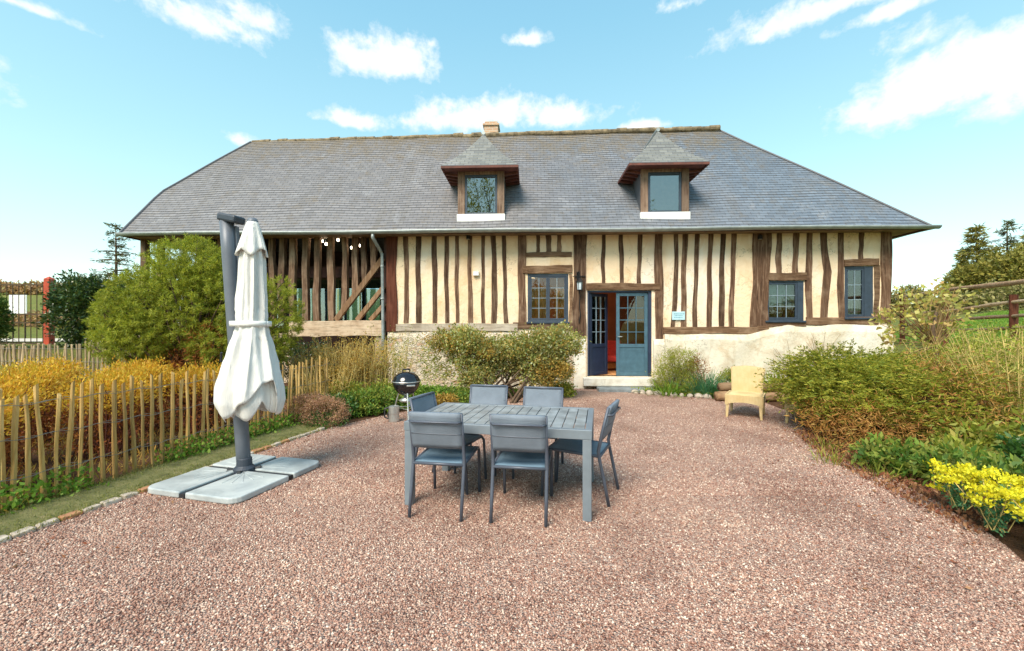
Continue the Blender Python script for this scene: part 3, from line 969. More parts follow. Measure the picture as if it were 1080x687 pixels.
window(hMain, 2, 4, 2, .06, paint='bluepaint')
window(hA, 3, 3, 1, .05, extra_r=.10)
window(hB, 2, 3, 1, .05, extra_r=.16)
# curtains behind the panes
def curtain(h, mat, v=.70, n=60, z0o=0.0, amp=.02):
    u0, u1, z0, z1 = h
    mb = MB()
    mb.grid(lambda i, j: (u0 + (u1 - u0) * i, v + amp * math.sin(i * (u1 - u0) * 46 + math.sin(j * 3) * .8), z0 + z0o + (z1 - z0 - z0o) * j), n, 6)
    return mb.build('curtain', mat, house, smooth=True, solid=.003)
M['amber'] = simple('amber_curtain', (.62, .32, .10), .9, 0, .3, 4)
M['teal'] = simple('pale_teal_blind', (.30, .42, .40), .9, 0, .15, 4)
M['greyc'] = simple('grey_curtain', (.52, .52, .50), .9, 0, .2, 4)
u0, u1, z0, z1 = hMain
curtain((u0 + .02, u0 + (u1 - u0) * .47, z0, z1 - .30), M['amber'], .86)
curtain((u0 + (u1 - u0) * .70, u1 + .02, z0, z1 - .35), M['amber'], .90)
u0, u1, z0, z1 = hA
curtain((u0, u1, z0 + .38, z1), M['teal'], .74, amp=.004)
u0, u1, z0, z1 = hB
curtain((u0, u1, z0, z0 + .50), M['greyc'], .74)
mb = MB(); mb.box(u0, u1, .745, .765, z0 + .5, z0 + .62); mb.build('inner_rail', M['darkwood'], house)

# ---- interior seen through the door -----------------------------------------
ui0, ui1 = Wu(560), Wu(790)
mb = MB(); mb.box(ui0 - .6, ui1, .60, 4.6, Z_FLOOR - .06, Z_FLOOR); mb.build('floor', M['roomfloor'], house)
mb = MB()
mb.box(ui0 - .9, ui1 + .1, 4.6, 4.7, Z_FLOOR, 3.7)
mb.box(Wu(409) + .35, Wu(409) + .45, WALLB, 4.6, Z_FLOOR, 3.7); mb.box(uW1 - .4, uW1 - .3, WALLB, 4.6, Z_FLOOR, 3.7)
mb.box(uW0 + .45, uW1 - .4, WALLB + .005, 4.7, 3.7, 3.8)
mb.box(uW0 + .45, ui0 - .9, 4.6, 4.7, Z_FLOOR, 3.7); mb.box(ui1 + .1, uW1 - .4, 4.6, 4.7, Z_FLOOR, 3.7)
mb.build('inner_wall', M['roomwall'], house)
# ---- door -------------------------------------------------------------------
u0, u1, z0, z1 = hDoor
FR = .05
mb = MB()
mb.box(u0, u0 + FR, .52, .66, z0, z1 - FR); mb.box(u1 - FR * 1.6, u1, .52, .66, z0, z1 - FR); mb.box(u0, u1, .52, .66, z1 - FR, z1)
mb.build('door_frame', M['doordark'], house, bevel=.004)
def door_leaf(name, w, h, mat, bar, rows=4, cols=3):
    o = empty(name, parent=house)
    g = MB()
    st, T = .085, .045
    zp = h * .37                                     # top of the lower panel zone
    g.box(0, st, 0, T, 0, h); g.box(w - st, w, 0, T, 0, h)
    g.box(st, w - st, .001, T - .001, 0, .10); g.box(st, w - st, .001, T - .001, h - .085, h); g.box(st, w - st, .001, T - .001, zp - .06, zp + .03)
    g.box(st, w - st, .016, T - .016, .10, zp - .06)
    leaf = g.build('door_leaf', mat, o, bevel=.005)
    q0, q1, r0, r1 = st, w - st, zp + .03, h - .085
    t = MB(); bw = .02
    for i in range(1, cols):
        x = q0 + (q1 - q0) * i / cols; t.box(x - bw / 2, x + bw / 2, .006, T - .006, r0, r1)
    for j in range(1, rows):
        z = r0 + (r1 - r0) * j / rows; t.box(q0, q1, .0075, T - .0075, z - bw / 2, z + bw / 2)
    t.build('glazing_bars', bar, o)
    p = MB(); p.box(q0 - .01, q1 + .01, T / 2 - .003, T / 2 + .003, r0 - .01, r1 + .01); p.build('pane', M['glass'], o)
    return o
um = Wu(650.5)
dh = z1 - FR - z0 - .02
d1 = door_leaf('door', u1 - FR * 1.6 - um - .004, dh, M['doorpaint'], M['doorpaint'])
d1.location = (um, .555, z0 + .012)
hd = MB(); hd.tube([(.045, -.05, 1.02), (.045, 0, 1.02)], .012, 8); hd.tube([(.045, -.05, 1.02), (.14, -.055, 1.02)], .01, 8); hd.build('handle', M['zinc'], d1)
d2 = door_leaf('door', um - u0 - FR - .02, dh, M['doordark'], M['glazebar'])
d2.location = (u0 + FR + .02, .56, z0 + .012)
d2.rotation_euler = (0, 0, R(38))
# net curtain on the open leaf
mb = MB(); mb.grid(lambda i, j: (.09 + .5 * i, .05 + .008 * math.sin(i * 40), .85 + 1.15 * j), 40, 3)
mb.build('net_curtain', simple('net_curtain', (.55, .50, .45), .9, 0, .2, 5), d2, smooth=True, solid=.002)
# steps
mb = MB(); mb.box(Wu(614), Wu(690.5), .18, .60, .085, Z_FLOOR - .005); mb.build('threshold_step', M['stepwhite'], house, bevel=.015)
mb = MB(); mb.box(Wu(627), Wu(685), -.22, .175, -.05, .085); mb.build('stone_step', M['stepgrey'], house, bevel=.02)

# ---- dormers ----------------------------------------------------------------
def dormer(px_mid, name='dormer', curt=None):
    uc = Wu(px_mid, .28)
    z_b = 4.33
    b_ = MB()
    b_.box(uc - .585, uc + .585, .345, 1.5, 4.2, 5.72)
    d = b_.build(name, M['dormerslate'], house)
    d.data.materials.clear(); d.data.materials.append(M['cheek'])
    zs0, zs1 = 4.58, 5.50
    for sx in (-1, 1):
        p = MB(); a, c = sorted((uc + sx * .42, uc + sx * .60)); p.box(a, c, .275, .344, z_b + .15, 5.60); p.build('post', M['dormerpost'], d, bevel=.006)
    p = MB(); p.box(uc - .417, uc + .417, .285, .344, zs1, 5.598); p.build('head', M['dormerpost'], d, bevel=.005)
    p = MB(); p.box(uc - .62, uc + .62, .235, .344, z_b - .10, z_b + .148); p.build('sill', M['white'], d, bevel=.01)
    f = MB(); w = .055
    f.box(uc - .415, uc - .415 + w, .292, .343, zs0 - .1, zs1 - .002); f.box(uc + .415 - w, uc + .415, .292, .343, zs0 - .1, zs1 - .002)
    f.box(uc - .36, uc + .36, .293, .342, zs0 - .1, zs0 - .1 + .05); f.box(uc - .36, uc + .36, .293, .342, zs1 - .07, zs1 - .003)
    f.build('window_frame', M['bluepaint'], d, bevel=.004)
    p = MB(); p.box(uc - .362, uc + .362, .315, .322, zs0 - .05, zs1 - .07); p.build('pane', M['dormerglass'], d)
    if curt is not None:
        p = MB(); p.grid(lambda i, j: (uc - .36 + .72 * i, .335 + .004 * math.sin(i * 30), zs0 - .05 + (zs1 - zs0 - .02) * j), 30, 2); p.build('blind', curt, d, solid=.002)
    # hipped roof in slate courses
    zE, vE, hw = 5.60, -.06, .97
    apex = Vector((uc, .88, 6.80)); rb = Vector((uc, 2.36, 6.80))
    def fl(t): return t - .07 * math.sin(t * math.pi)      # slight flare at the eave
    rf = MB(); n = 11
    eL, eR = Vector((uc - hw, vE, zE)), Vector((uc + hw, vE, zE))
    bL, bR = Vector((uc - hw, 1.36, zE)), Vector((uc + hw, 1.36, zE))
    def quad_strip(A, B, A1, B1, vdir):
        for c in range(n):
            t0, t1 = c / n, min(1, (c + 1.3) / n)
            ids = []
            for (t, P, Q, lf) in ((t0, A, A1, .022), (t0, B, B1, .022), (t1, B, B1, .004), (t1, A, A1, .004)):
                p = P.lerp(Q, t); p.z = zE + (6.80 - zE) * fl(t) + lf
                rf.v.append(tuple(p)); ids.append(len(rf.v) - 1)
                rf.uv[len(rf.v) - 1] = ((p.x if vdir else p.y) + 20, t * 1.6 + 10)
            rf.f.append(tuple(ids))
            k0 = len(rf.v)
            pa, pb = P0 = (A.lerp(A1, t0), B.lerp(B1, t0))
            zz = zE + (6.80 - zE) * fl(t0)
            rf.v += [(pa.x, pa.y, zz), (pb.x, pb.y, zz), (pb.x, pb.y, zz + .022), (pa.x, pa.y, zz + .022)]
            for q in range(4): rf.uv[k0 + q] = (20 + rf.v[k0 + q][0], 10 + t0 * 1.6)
            rf.f.append((k0, k0 + 1, k0 + 2, k0 + 3))
    quad_strip(eL, eR, apex, apex, True)
    quad_strip(eR, bR, apex, rb, False)
    quad_strip(bL, eL, rb, apex, False)
    rf.build('dormer_roof', M['dormerslate'], d)
    # under-eave boards
    s = MB()
    s.add([(uc - hw, vE, zE - .02), (uc + hw, vE, zE - .02), (uc + hw, 1.36, zE - .02), (uc - hw, 1.36, zE - .02)], [(0, 3, 2, 1)])
    s.box(uc - hw, uc + hw, vE - .005, vE + .03, zE - .05, zE + .006)
    s.box(uc - hw - .005, uc - hw + .03, vE + .031, 1.34, zE - .05, zE + .006); s.box(uc + hw - .03, uc + hw + .005, vE + .031, 1.34, zE - .05, zE + .006)
    for sx in (-1, 1):
        for k in range(4):
            v_ = .35 + k * .25
            s.bar((uc + sx * .60, v_, zE - .1), (uc + sx * (hw - .02), v_, zE - .045), .05, .06)
    s.build('dormer_eaves', M['eaves'], d)
    mbr = MB(); mbr.tube([apex + Vector((0, -.03, .03)), rb + Vector((0, 0, .03))], .05, 8); mbr.build('dormer_ridge', M['zinc'], d)
    return d
M['cheek'] = slate_mat('cheek_slate', (.15, .17, .20), (.27, .29, .33), False, False)
M['eaves'] = simple('red_brown_eaves', (.13, .042, .03), .75, 0, .25, 8, .2, 40)
dormer(507.3)
dormer(701.3, curt=simple('ochre_blind', (.50, .34, .15), .9, 0, .35, 5))

# ---- open timber bay at the left --------------------------------------------
for px, w, yb in [(151, 6, 352), (168, 5, 352), (190.5, 4, 352), (210, 5, 352), (231, 5, 352), (250, 5, 352), (268, 5, 352), (286, 5, 338.5), (296.4, 6, 338.5), (307.6, 6, 338.5), (321.6, 6, 338.5), (333.8, 6, 338.5), (347.6, 6.2, 338.5), (363, 5.2, 327), (374, 6, 312), (383.6, 5.2, 298), (393, 5.8, 287)]:
    stud('bay_stud', (px + random.uniform(-.8, .8), px + random.uniform(-.8, .8)), w, YT, yb, M['shedstud'] if px != 190.5 else M['white'], .50, .64)
def brace(pa, pb, w):
    a = Vector((*W(*pa),)); b_ = Vector((*W(*pb),))
    mb = MB(); mb.bar((a.x, .55, a.y), (b_.x, .55, b_.y), w, .11, up=(0, 1, 0))
    mb.build('brace', M['shedbrace'], house, bevel=.01)
brace((353.5, 338), (404, 272), .145); brace((376, 338), (405, 302), .12); brace((390, 338), (406, 320), .11)
beam('bay_beam', 306, 406, 338.6, 354.8, M['shedbeam'], .42, .68)
beam('bay_beam', 148, 305, 352, 360, M['shedbeam'], .45, .66)
for px, w in ((303, 9), (399.5, 8), (230, 8), (153, 8)):
    stud('bay_post', (px, px), w, 354.5 if px > 302 else 360, 404, M['shedbeam'], .47, .62)
uS0 = Wu(150)
mb = MB()
mb.box(uS0, uW0 + .0, 1.1, vB - .6, 3.08, 3.2)                        # loft floor
mb.build('loft_floor', M['darkwood'], house)
mb = MB()
mb.box(uS0, uW0, vB - .75, vB - .6, 3.2, Z_TOP)
mb.box(uW0 - .12, uW0 - .001, .57, vB - .5, -.1, 4.4)
mb.build('loft_boarding', M['darkwood'], house)
mb = MB()
for k in range(9):
    u = uS0 + .2 + k * (uW0 - uS0 - .6) / 8
    mb.box(u - .09, u + .09, vB - .75, vB - .6, 0, 3.08)
mb.box(uS0, uW0, vB - .76, vB - .59, 0, .55)
mb.build('rear_frame', M['darkwood'], house)
for k in range(5):
    ua = Wu(288, 2.6) + k * (Wu(404, 2.6) - Wu(288, 2.6)) / 5; ub = ua + (Wu(404, 2.6) - Wu(288, 2.6)) / 5 - .05
    p = MB(); p.box(ua, ub, 2.6, 2.612, 1.45, 3.06); p.build('screen_pane', M['shedglass'], house)
mb = MB(); mb.box(Wu(286, 2.6), uW0 - .15, 2.56, 2.66, .0, 1.44); mb.build('screen_wall', M['darkwood'], house)
mb = MB(); mb.box(uS0, uW0, .95, 1.05, 2.95, 3.25); mb.build('loft_beam', M['darkwood'], house)

# ---- things fixed to the front ----------------------------------------------
M['blackiron'] = simple('black_iron', (.02, .02, .022), .5, .6, .2, 10)
M['paleglass'] = simple('pale_lantern_glass', (.62, .70, .76), .2, 0, .1, 8)
def onwall(u, v, z): return tohouse(u, v, z)
u_, z_ = W(610.3, 302)
lan = empty('wall_lantern', onwall(u_, .455, z_), -TH); tag(lan, 'black iron wall lantern with pale glass on the post left of the door', 'lantern')
mb = MB()
mb.tube([(-.03, 0, .28), (-.03, -.05, .34), (-.02, -.14, .36), (0, -.18, .32), (0, -.18, .2)], .012, 8)
mb.box(-.06, .0, -.012, 0, .18, .36); mb.bar((-.16, -.02, .25), (.16, -.02, .25), .02, .02)
mb.build('bracket', M['blackiron'], lan)
mb = MB(); mb.lathe([(.0, .2), (.02, .19), (.10, .10), (.105, .085), (.075, .08)], 6, (0, -.18, 0)); mb.lathe([(.0, -.14), (.06, -.13), (.07, -.115), (.06, -.11)], 6, (0, -.18, 0))
for k in range(6):
    t = k * math.pi / 3; mb.tube([(.075 * math.cos(t), -.18 + .075 * math.sin(t), .085), (.06 * math.cos(t), -.18 + .06 * math.sin(t), -.115)], .006, 5)
mb.build('lantern_frame', M['blackiron'], lan)
mb = MB(); mb.lathe([(.0, .082), (.070, .08), (.055, -.11), (.0, -.11)], 6, (0, -.18, 0)); mb.build('glass', M['paleglass'], lan)
mb = MB(); mb.tube([(0, -.02, -.1), (.03, -.018, -.25), (.01, -.02, -.5), (.035, -.02, -.75), (.0, -.02, -.95)], .011, 6); mb.build('cable', M['blackiron'], lan)

ua, za = W(708.3, 328.8); ub, zb = W(721.8, 337.6)
sg = empty('wall_sign', onwall((ua + ub) / 2, .465, (za + zb) / 2), -TH); tag(sg, 'small pale blue plaque with faint lines of writing on the studs right of the door', 'sign')
w_, h_ = (ub - ua) / 2, (za - zb) / 2
mb = MB(); mb.box(-w_, w_, -.012, .012, -h_, h_); mb.build('plate', simple('pale_blue_enamel', (.46, .66, .74), .35, 0, .08, 8), sg, bevel=.004)
mb = MB()
for z_, a, b_ in ((h_ * .45, -.75, .7), (h_ * .05, -.6, .65), (-h_ * .4, -.7, .55)):
    x = a * w_
    while x < b_ * w_:
        L = random.uniform(.012, .035); mb.box(x, x + L, -.0145, -.0125, z_ - .010, z_ + .010); x += L + .010
mb.build('lettering', simple('faded_lettering', (.16, .34, .42), .5), sg)

u_, z_ = W(502.3, 289)
bx = MB(); bx.box(-.075, .075, -.035, .035, -.055, .055); o = bx.build('junction_box', M['white'], bevel=.008, loc=onwall(u_, .452, z_)); o.rotation_euler.z = -TH
tag(o, 'small cream wall box among the studs left of the window', 'wall box')
for px, lab in ((494.3, 'small black spotlight under the gutter below the left dormer'), (800.5, 'small black spotlight under the gutter above the wide post')):
    u_, z_ = W(px, 251)
    o = empty('spotlight', onwall(u_, .44, z_), -TH); tag(o, lab, 'spotlight', 'spotlights under the eave')
    mb = MB(); mb.lathe([(0, .05), (.05, .05), (.055, 0), (.055, -.05), (.045, -.05)], 14); mb.build('housing', M['blackiron'], o)
    mb = MB(); mb.lathe([(0, -.047), (.045, -.045)], 14); mb.build('lens', M['white'], o)
    mb = MB(); mb.box(-.015, .015, 0, .05, .03, .09); mb.build('bracket', M['blackiron'], o)
# bulbs glowing in the open bay
m, nt, b = newmat('glowing_bulb'); b.inputs['Emission Color'].default_value = (1, .82, .55, 1); b.inputs['Emission Strength'].default_value = 14; b.inputs['Base Color'].default_value = (.9, .8, .6, 1)
fest = empty('string_lights', tohouse(Wu(358), 1.0, 4.0), -TH); tag(fest, 'warm glowing bulbs strung under the roof of the open timber bay', 'string lights')
fl_ = []
for px, py in ((340, 254.6), (344, 257.6), (347, 252.8), (356.5, 253.4), (371, 261.4), (379, 259.2)):
    u_, z_ = W(px, py, .8)
    q = (u_ - Wu(358), -.2, z_ - 4.0); fl_.append(q)
    mb = MB(); mb.lathe([(0, -.036), (.022, -.028), (.033, 0), (.024, .028), (.0, .04)], 14, q); mb.build('bulb', m, fest, smooth=True)
mb = MB()
pp = []
for i, q in enumerate(sorted(fl_)):
    pp += [(q[0], q[1], q[2] + .05), (q[0] + .05, q[1], q[2] + .12)]
mb.tube(pp[:-1], .006, 5); mb.build('cable', M['blackiron'], fest)
# red armchair just inside the door
ac = empty('armchair', tohouse(Wu(641, 2.2), 2.1, Z_FLOOR), -TH + R(-20)); tag(ac, 'red armchair standing inside the house behind the open door', 'armchair')
M['redcloth'] = simple('red_upholstery', (.42, .03, .025), .8, 0, .15, 6)
mb = MB(); mb.box(-.30, .30, -.32, .28, .28, .44); mb.build('seat', M['redcloth'], ac, bevel=.04)
mb = MB(); mb.box(-.34, .34, .20, .36, .30, .92, rot=Matrix.Rotation(R(-8), 3, 'X')); mb.build('backrest', M['redcloth'], ac, bevel=.05)
for s in (-1, 1):
    mb = MB(); a, c = sorted((s * .305, s * .40)); mb.box(a, c, -.32, .26, .14, .60); mb.build('armrest', M['redcloth'], ac, bevel=.04)
    for t in (-1, 1):
        mb = MB(); mb.tube([(s * .32, t * .25, .28), (s * .34, t * .27, 0)], [.025, .015], 8); mb.build('leg', M['darkwood'], ac)
# lamp hanging in the room behind the main window
lt = bpy.data.lights.new('room_lamp', 'POINT'); lt.energy = 50; lt.color = (1, .66, .34); lt.shadow_soft_size = .12
lo = bpy.data.objects.new('room_lamp', lt); lo.location = tohouse(Wu(560, 2.2), 2.0, 2.6); C.objects.link(lo)
# ------------------------------------------------------------------ garden table and chairs
M['alu'] = simple('grey_painted_aluminium', (.20, .235, .27), .42, .15, .10, 5, .05, 60)
M['alutop'] = simple('grey_table_slat', (.28, .305, .32), .38, .1, .28, 7, .06, 60)
M['chairframe'] = simple('dark_grey_chair_frame', (.085, .098, .13), .42, .15, .12, 6, .05, 60)
def sling_mat(name, c):
    m, nt, b = newmat(name)
    w = nn(nt, 'ShaderNodeTexWave'); w.inputs['Scale'].default_value = 95; nt.links.new(objco(nt), w.inputs[0])
    w2 = nn(nt, 'ShaderNodeTexWave'); w2.inputs['Scale'].default_value = 95; w2.bands_direction = 'Y'; nt.links.new(objco(nt), w2.inputs[0])
    h = smath(nt, 'ADD', w.outputs['Fac'], w2.outputs['Fac'])
    f = noise(nt, objco(nt), 5, 4, .6)
    col = ramp(nt, f, [(.3, tuple(x * .85 for x in c)), (.7, tuple(x * 1.15 for x in c))])
    setc(nt, b.inputs[0], mixc(nt, smath(nt, 'MULTIPLY', h, .12), col, tuple(x * .6 for x in c)))
    b.inputs['Roughness'].default_value = .6; b.inputs['Specular IOR Level'].default_value = .3
    bump(nt, b, h, .25, .002)
    return m
M['sling'] = sling_mat('blue_grey_sling', (.13, .20, .265))
M['slingpale'] = sling_mat('pale_blue_grey_sling', (.19, .225, .275))

TABLE_C = Vector((-.055, 4.10, 0)); TABLE_A = R(-11.8); TL_, TW_ = 1.64, .99
table = empty('garden_table', TABLE_C, TABLE_A)
tag(table, 'large grey slatted metal dining table on the gravel with six chairs round it', 'table')
for sx in (-1, 1):
    for sy in (-1, 1):
        mb = MB(); cx_, cy_ = sx * (TL_ / 2 - .04), sy * (TW_ / 2 - .04)
        mb.box(cx_ - .036, cx_ + .036, cy_ - .036, cy_ + .036, 0, .662)
        mb.build('leg', M['alu'], table, bevel=.004)
mb = MB()
mb.box(-TL_ / 2, TL_ / 2, -TW_ / 2, -TW_ / 2 + .055, .664, .742); mb.box(-TL_ / 2, TL_ / 2, TW_ / 2 - .055, TW_ / 2, .664, .742)
mb.box(-TL_ / 2, -TL_ / 2 + .055, -TW_ / 2 + .056, TW_ / 2 - .056, .664, .742); mb.box(TL_ / 2 - .055, TL_ / 2, -TW_ / 2 + .056, TW_ / 2 - .056, .664, .742)
mb.build('apron', M['alu'], table, bevel=.004)
mb = MB(); ns = 16; pitch = (TL_ - .116) / ns
for i in range(ns):
    x = -TL_ / 2 + .058 + i * pitch
    mb.box(x + .003, x + pitch - .004, -TW_ / 2 + .058, TW_ / 2 - .058, .722, .7405 + random.uniform(-.001, .001))
mb.build('tabletop', M['alutop'], table, bevel=.002)
mb = MB(); mb.box(-TL_ / 2 + .058, TL_ / 2 - .058, -.02, .02, .69, .719); mb.box(-.02, .02, -TW_ / 2 + .058, -.022, .69, .719); mb.box(-.02, .02, .022, TW_ / 2 - .058, .69, .719); mb.build('brace', M['chairframe'], table)

def make_chair():
    root = empty('garden_chair')
    hw = .222
    for s in (-1, 1):
        mb = MB()
        pts = [(s * hw, -.34, 0), (s * hw, -.30, .20), (s * hw, -.255, .41), (s * hw, -.245, .47), (s * hw, -.275, .62), (s * hw, -.335, .87)]
        for a, b_ in zip(pts, pts[1:]): pass
        mb.tube(pts, [.0145, .015, .0155, .0155, .0145, .013], 8)
        mb.build('rear_leg', M['chairframe'], root, smooth=True)
        mb = MB()
        mb.tube([(s * hw, .285, 0), (s * hw, .275, .20), (s * hw, .262, .405), (s * hw, .235, .437), (s * hw, .19, .445), (s * hw, -.25, .43)], .0145, 8)
        mb.build('front_leg', M['chairframe'], root, smooth=True)
    for y_, z_ in ((-.255, .425), (.235, .437)):
        mb = MB(); mb.tube([(-hw, y_, z_), (hw, y_, z_)], .013, 8); mb.build('seat_rail', M['chairframe'], root, smooth=True)
    mb = MB()
    mb.grid(lambda i, j: ((i - .5) * 2 * (hw - .012), -.25 + .49 * j, .437 + .008 * j - .016 * math.sin(math.pi * i) * math.sin(math.pi * j) + .004), 10, 10)
    mb.build('seat', M['sling'], root, smooth=True, solid=-.006)
    def backpt(i, t, off=0):
        if t < .4: y, z = -.268 - .02 * t, .575 + .1 * t
        y = -.262 - .084 * t; z = .57 + .307 * t
        return ((i - .5) * 2 * (hw - .006), y - .014 * math.sin(math.pi * i) * math.sin(math.pi * min(1, t * 1.0)) + off, z)
    mb = MB(); mb.grid(lambda i, j: backpt(i, j), 10, 8)
    mb.v = [(x, y + .013, z) for x, y, z in mb.v]
    mb.build('backrest', M['slingpale'], root, smooth=True, solid=.026)
    mb = MB(); mb.grid(lambda i, j: backpt(i, .42 + .012 * j, .0), 10, 1); mb.v = [(x, y + .013, z) for x, y, z in mb.v]; mb.build('seam', M['chairframe'], root, smooth=True, solid=.029)
    for q_, r_ in (([(-hw, -.331, .862), (hw, -.331, .862)], .012), ([(-hw, -.262, .578), (hw, -.262, .578)], .010), ([(-hw, -.325, .80), (-hw * .9, -.362, .797), (hw * .9, -.362, .797), (hw, -.325, .80)], .0095)):
        mb = MB(); mb.tube(q_, r_, 8); mb.build('back_rail', M['chairframe'], root, smooth=True)
    return root
chair0 = make_chair()
used = [False]
def put_chair(rx, ry, fx, fy, label):
    """rear-foot midpoint and front-foot midpoint on the ground"""
    o = copy_tree(chair0) if used[0] else chair0
    used[0] = True
    d = Vector((fx - rx, fy - ry)).normalized()
    o.rotation_euler = (0, 0, math.atan2(d.y, d.x) - math.pi / 2)
    o.location = (rx + d.x * .34, ry + d.y * .34, .004)
    tag(o, label, 'chair', 'chairs round the garden table')
    return o
put_chair(-.633, 3.50, -.53, 4.12, 'grey-blue sling chair with its back to the yard, by the table corner near the parasol')
put_chair(.048, 3.40, .15, 4.02, 'grey-blue sling chair with its back to the yard, by the table leg nearest the camera')
put_chair(.94, 3.94, .47, 4.15, 'grey-blue sling chair at the table end facing the parasol, seen from its side')
put_chair(-.935, 4.43, -.352, 4.22, 'grey-blue sling chair at the table end nearest the parasol, only a slanted backrest showing')
def put_back(px, d, ang, label):
    x = (px - 540) / 450 * d
    put_chair(x, d, x + math.sin(ang), d - math.cos(ang), label)
put_back(515.9, 5.17, R(-11), 'pale chair across the table in front of the clipped shrub, nearer the barbecue')
put_back(573.2, 4.99, R(-13), 'pale chair across the table facing the camera, nearer the open blue door')

# ------------------------------------------------------------------ closed parasol
PB = Vector((-2.83, 4.44, 0)); PA_ = R(-15)
par = empty('cantilever_parasol', PB, PA_)
tag(par, 'closed off-white cantilever parasol with grey mast, its canopy strapped up', 'parasol')
M['mast'] = simple('mast_grey', (.13, .145, .175), .45, .1, .08, 6)
M['mastdark'] = simple('mast_dark_cap', (.045, .055, .075), .5, .1, .1, 6)
M['blackplastic'] = simple('black_plastic', (.025, .026, .03), .5, 0, .15, 8)
m, nt, b = newmat('parasol_cloth'); co = objco(nt)
f = noise(nt, objco(nt, (3, 3, 1)), 3, 5, .6)
setc(nt, b.inputs[0], ramp(nt, f, [(.3, (.64, .62, .585)), (.6, (.76, .745, .715))])); b.inputs['Roughness'].default_value = .85; b.inputs['Specular IOR Level'].default_value = .2
bump(nt, b, smath(nt, 'ADD', noise(nt, objco(nt, (7, 7, 1.6)), 2.2, 6, .6, .5), smath(nt, 'MULTIPLY', noise(nt, objco(nt, (22, 22, 5)), 2.0, 4, .6, 1.0), .3)), .55, .025)
M['cloth'] = m
# mast: leans to the left
def inv(p):          # world -> parasol local
    d = Vector(p) - PB
    c, s = math.cos(-PA_), math.sin(-PA_)
    return Vector((d.x * c - d.y * s, d.x * s + d.y * c, d.z))
mb_, mt_ = inv((-2.86, 4.56, .05)), inv(((239.0 - 540) / 450 * 4.56, 4.56, CAMH + 113 / 450 * 4.56))
mb = MB()
q = []
for t in np.linspace(0, 1, 9):
    p = mb_.lerp(mt_, t); p.x -= .0; q.append(p)
mb.tube(q, [.068] * 9, 14); mb.build('mast', M['mast'], par, smooth=True)
mb = MB(); tp = mt_ + Vector((.045, 0, .0)); mb.box(-.105, .135, -.075, .075, -.03, .05, rot=Matrix.Rotation(R(12), 3, 'Y'), org=tp); mb.build('mast_cap', M['mastdark'], par, bevel=.02)
a_ = inv(((247.5 - 540) / 450 * 4.60, 4.60, CAMH + 106 / 450 * 4.6)); b_ = inv(((254 - 540) / 450 * 4.60, 4.6, CAMH + 10 / 450 * 4.6))
mb = MB(); mb.bar(a_, b_, .055, .07); mb.build('arm', M['mast'], par, bevel=.01)
hb = mb_.lerp(mt_, .40)
mb = MB(); mb.box(-.05, .05, -.045, .045, -.13, .13, org=hb + Vector((-.09, -.02, 0)), rot=Matrix.Rotation(R(6), 3, 'Y')); mb.build('crank_box', M['mastdark'], par, bevel=.03)
mb = MB(); q = hb + Vector((-.11, -.03, .06)); mb.tube([q, q + Vector((-.03, -.04, .04)), q + Vector((.0, -.06, .13))], .012, 8); mb.build('crank_handle', M['blackplastic'], par)
mb = MB(); mb.lathe([(0, .0), (.105, .0), (.105, .05), (.075, .075), (.072, .15), (.058, .16)], 20, (mb_.x, mb_.y, .03)); mb.build('mast_foot', M['mastdark'], par, smooth=False, bevel=.004)
mb = MB(); mb.box(-.53, .53, -.035, .035, .012, .05, org=(mb_.x, mb_.y, 0), rot=Matrix()); mb = MB()
mb.box(-.535, .535, mb_.y - .03, mb_.y + .03, .012, .046); mb.box(mb_.x - .03, mb_.x + .03, -.56, mb_.y - .031, .012, .046); mb.box(mb_.x - .03, mb_.x + .03, mb_.y + .031, .56, .012, .046)
for k in range(4):
    t = k * math.pi / 2 + .5
    mb.tube([(mb_.x + .10 * math.cos(t), mb_.y + .10 * math.sin(t), .06), (mb_.x + .16 * math.cos(t), mb_.y + .16 * math.sin(t), .075)], .018, 8)
mb.build('cross_foot', M['blackplastic'], par)
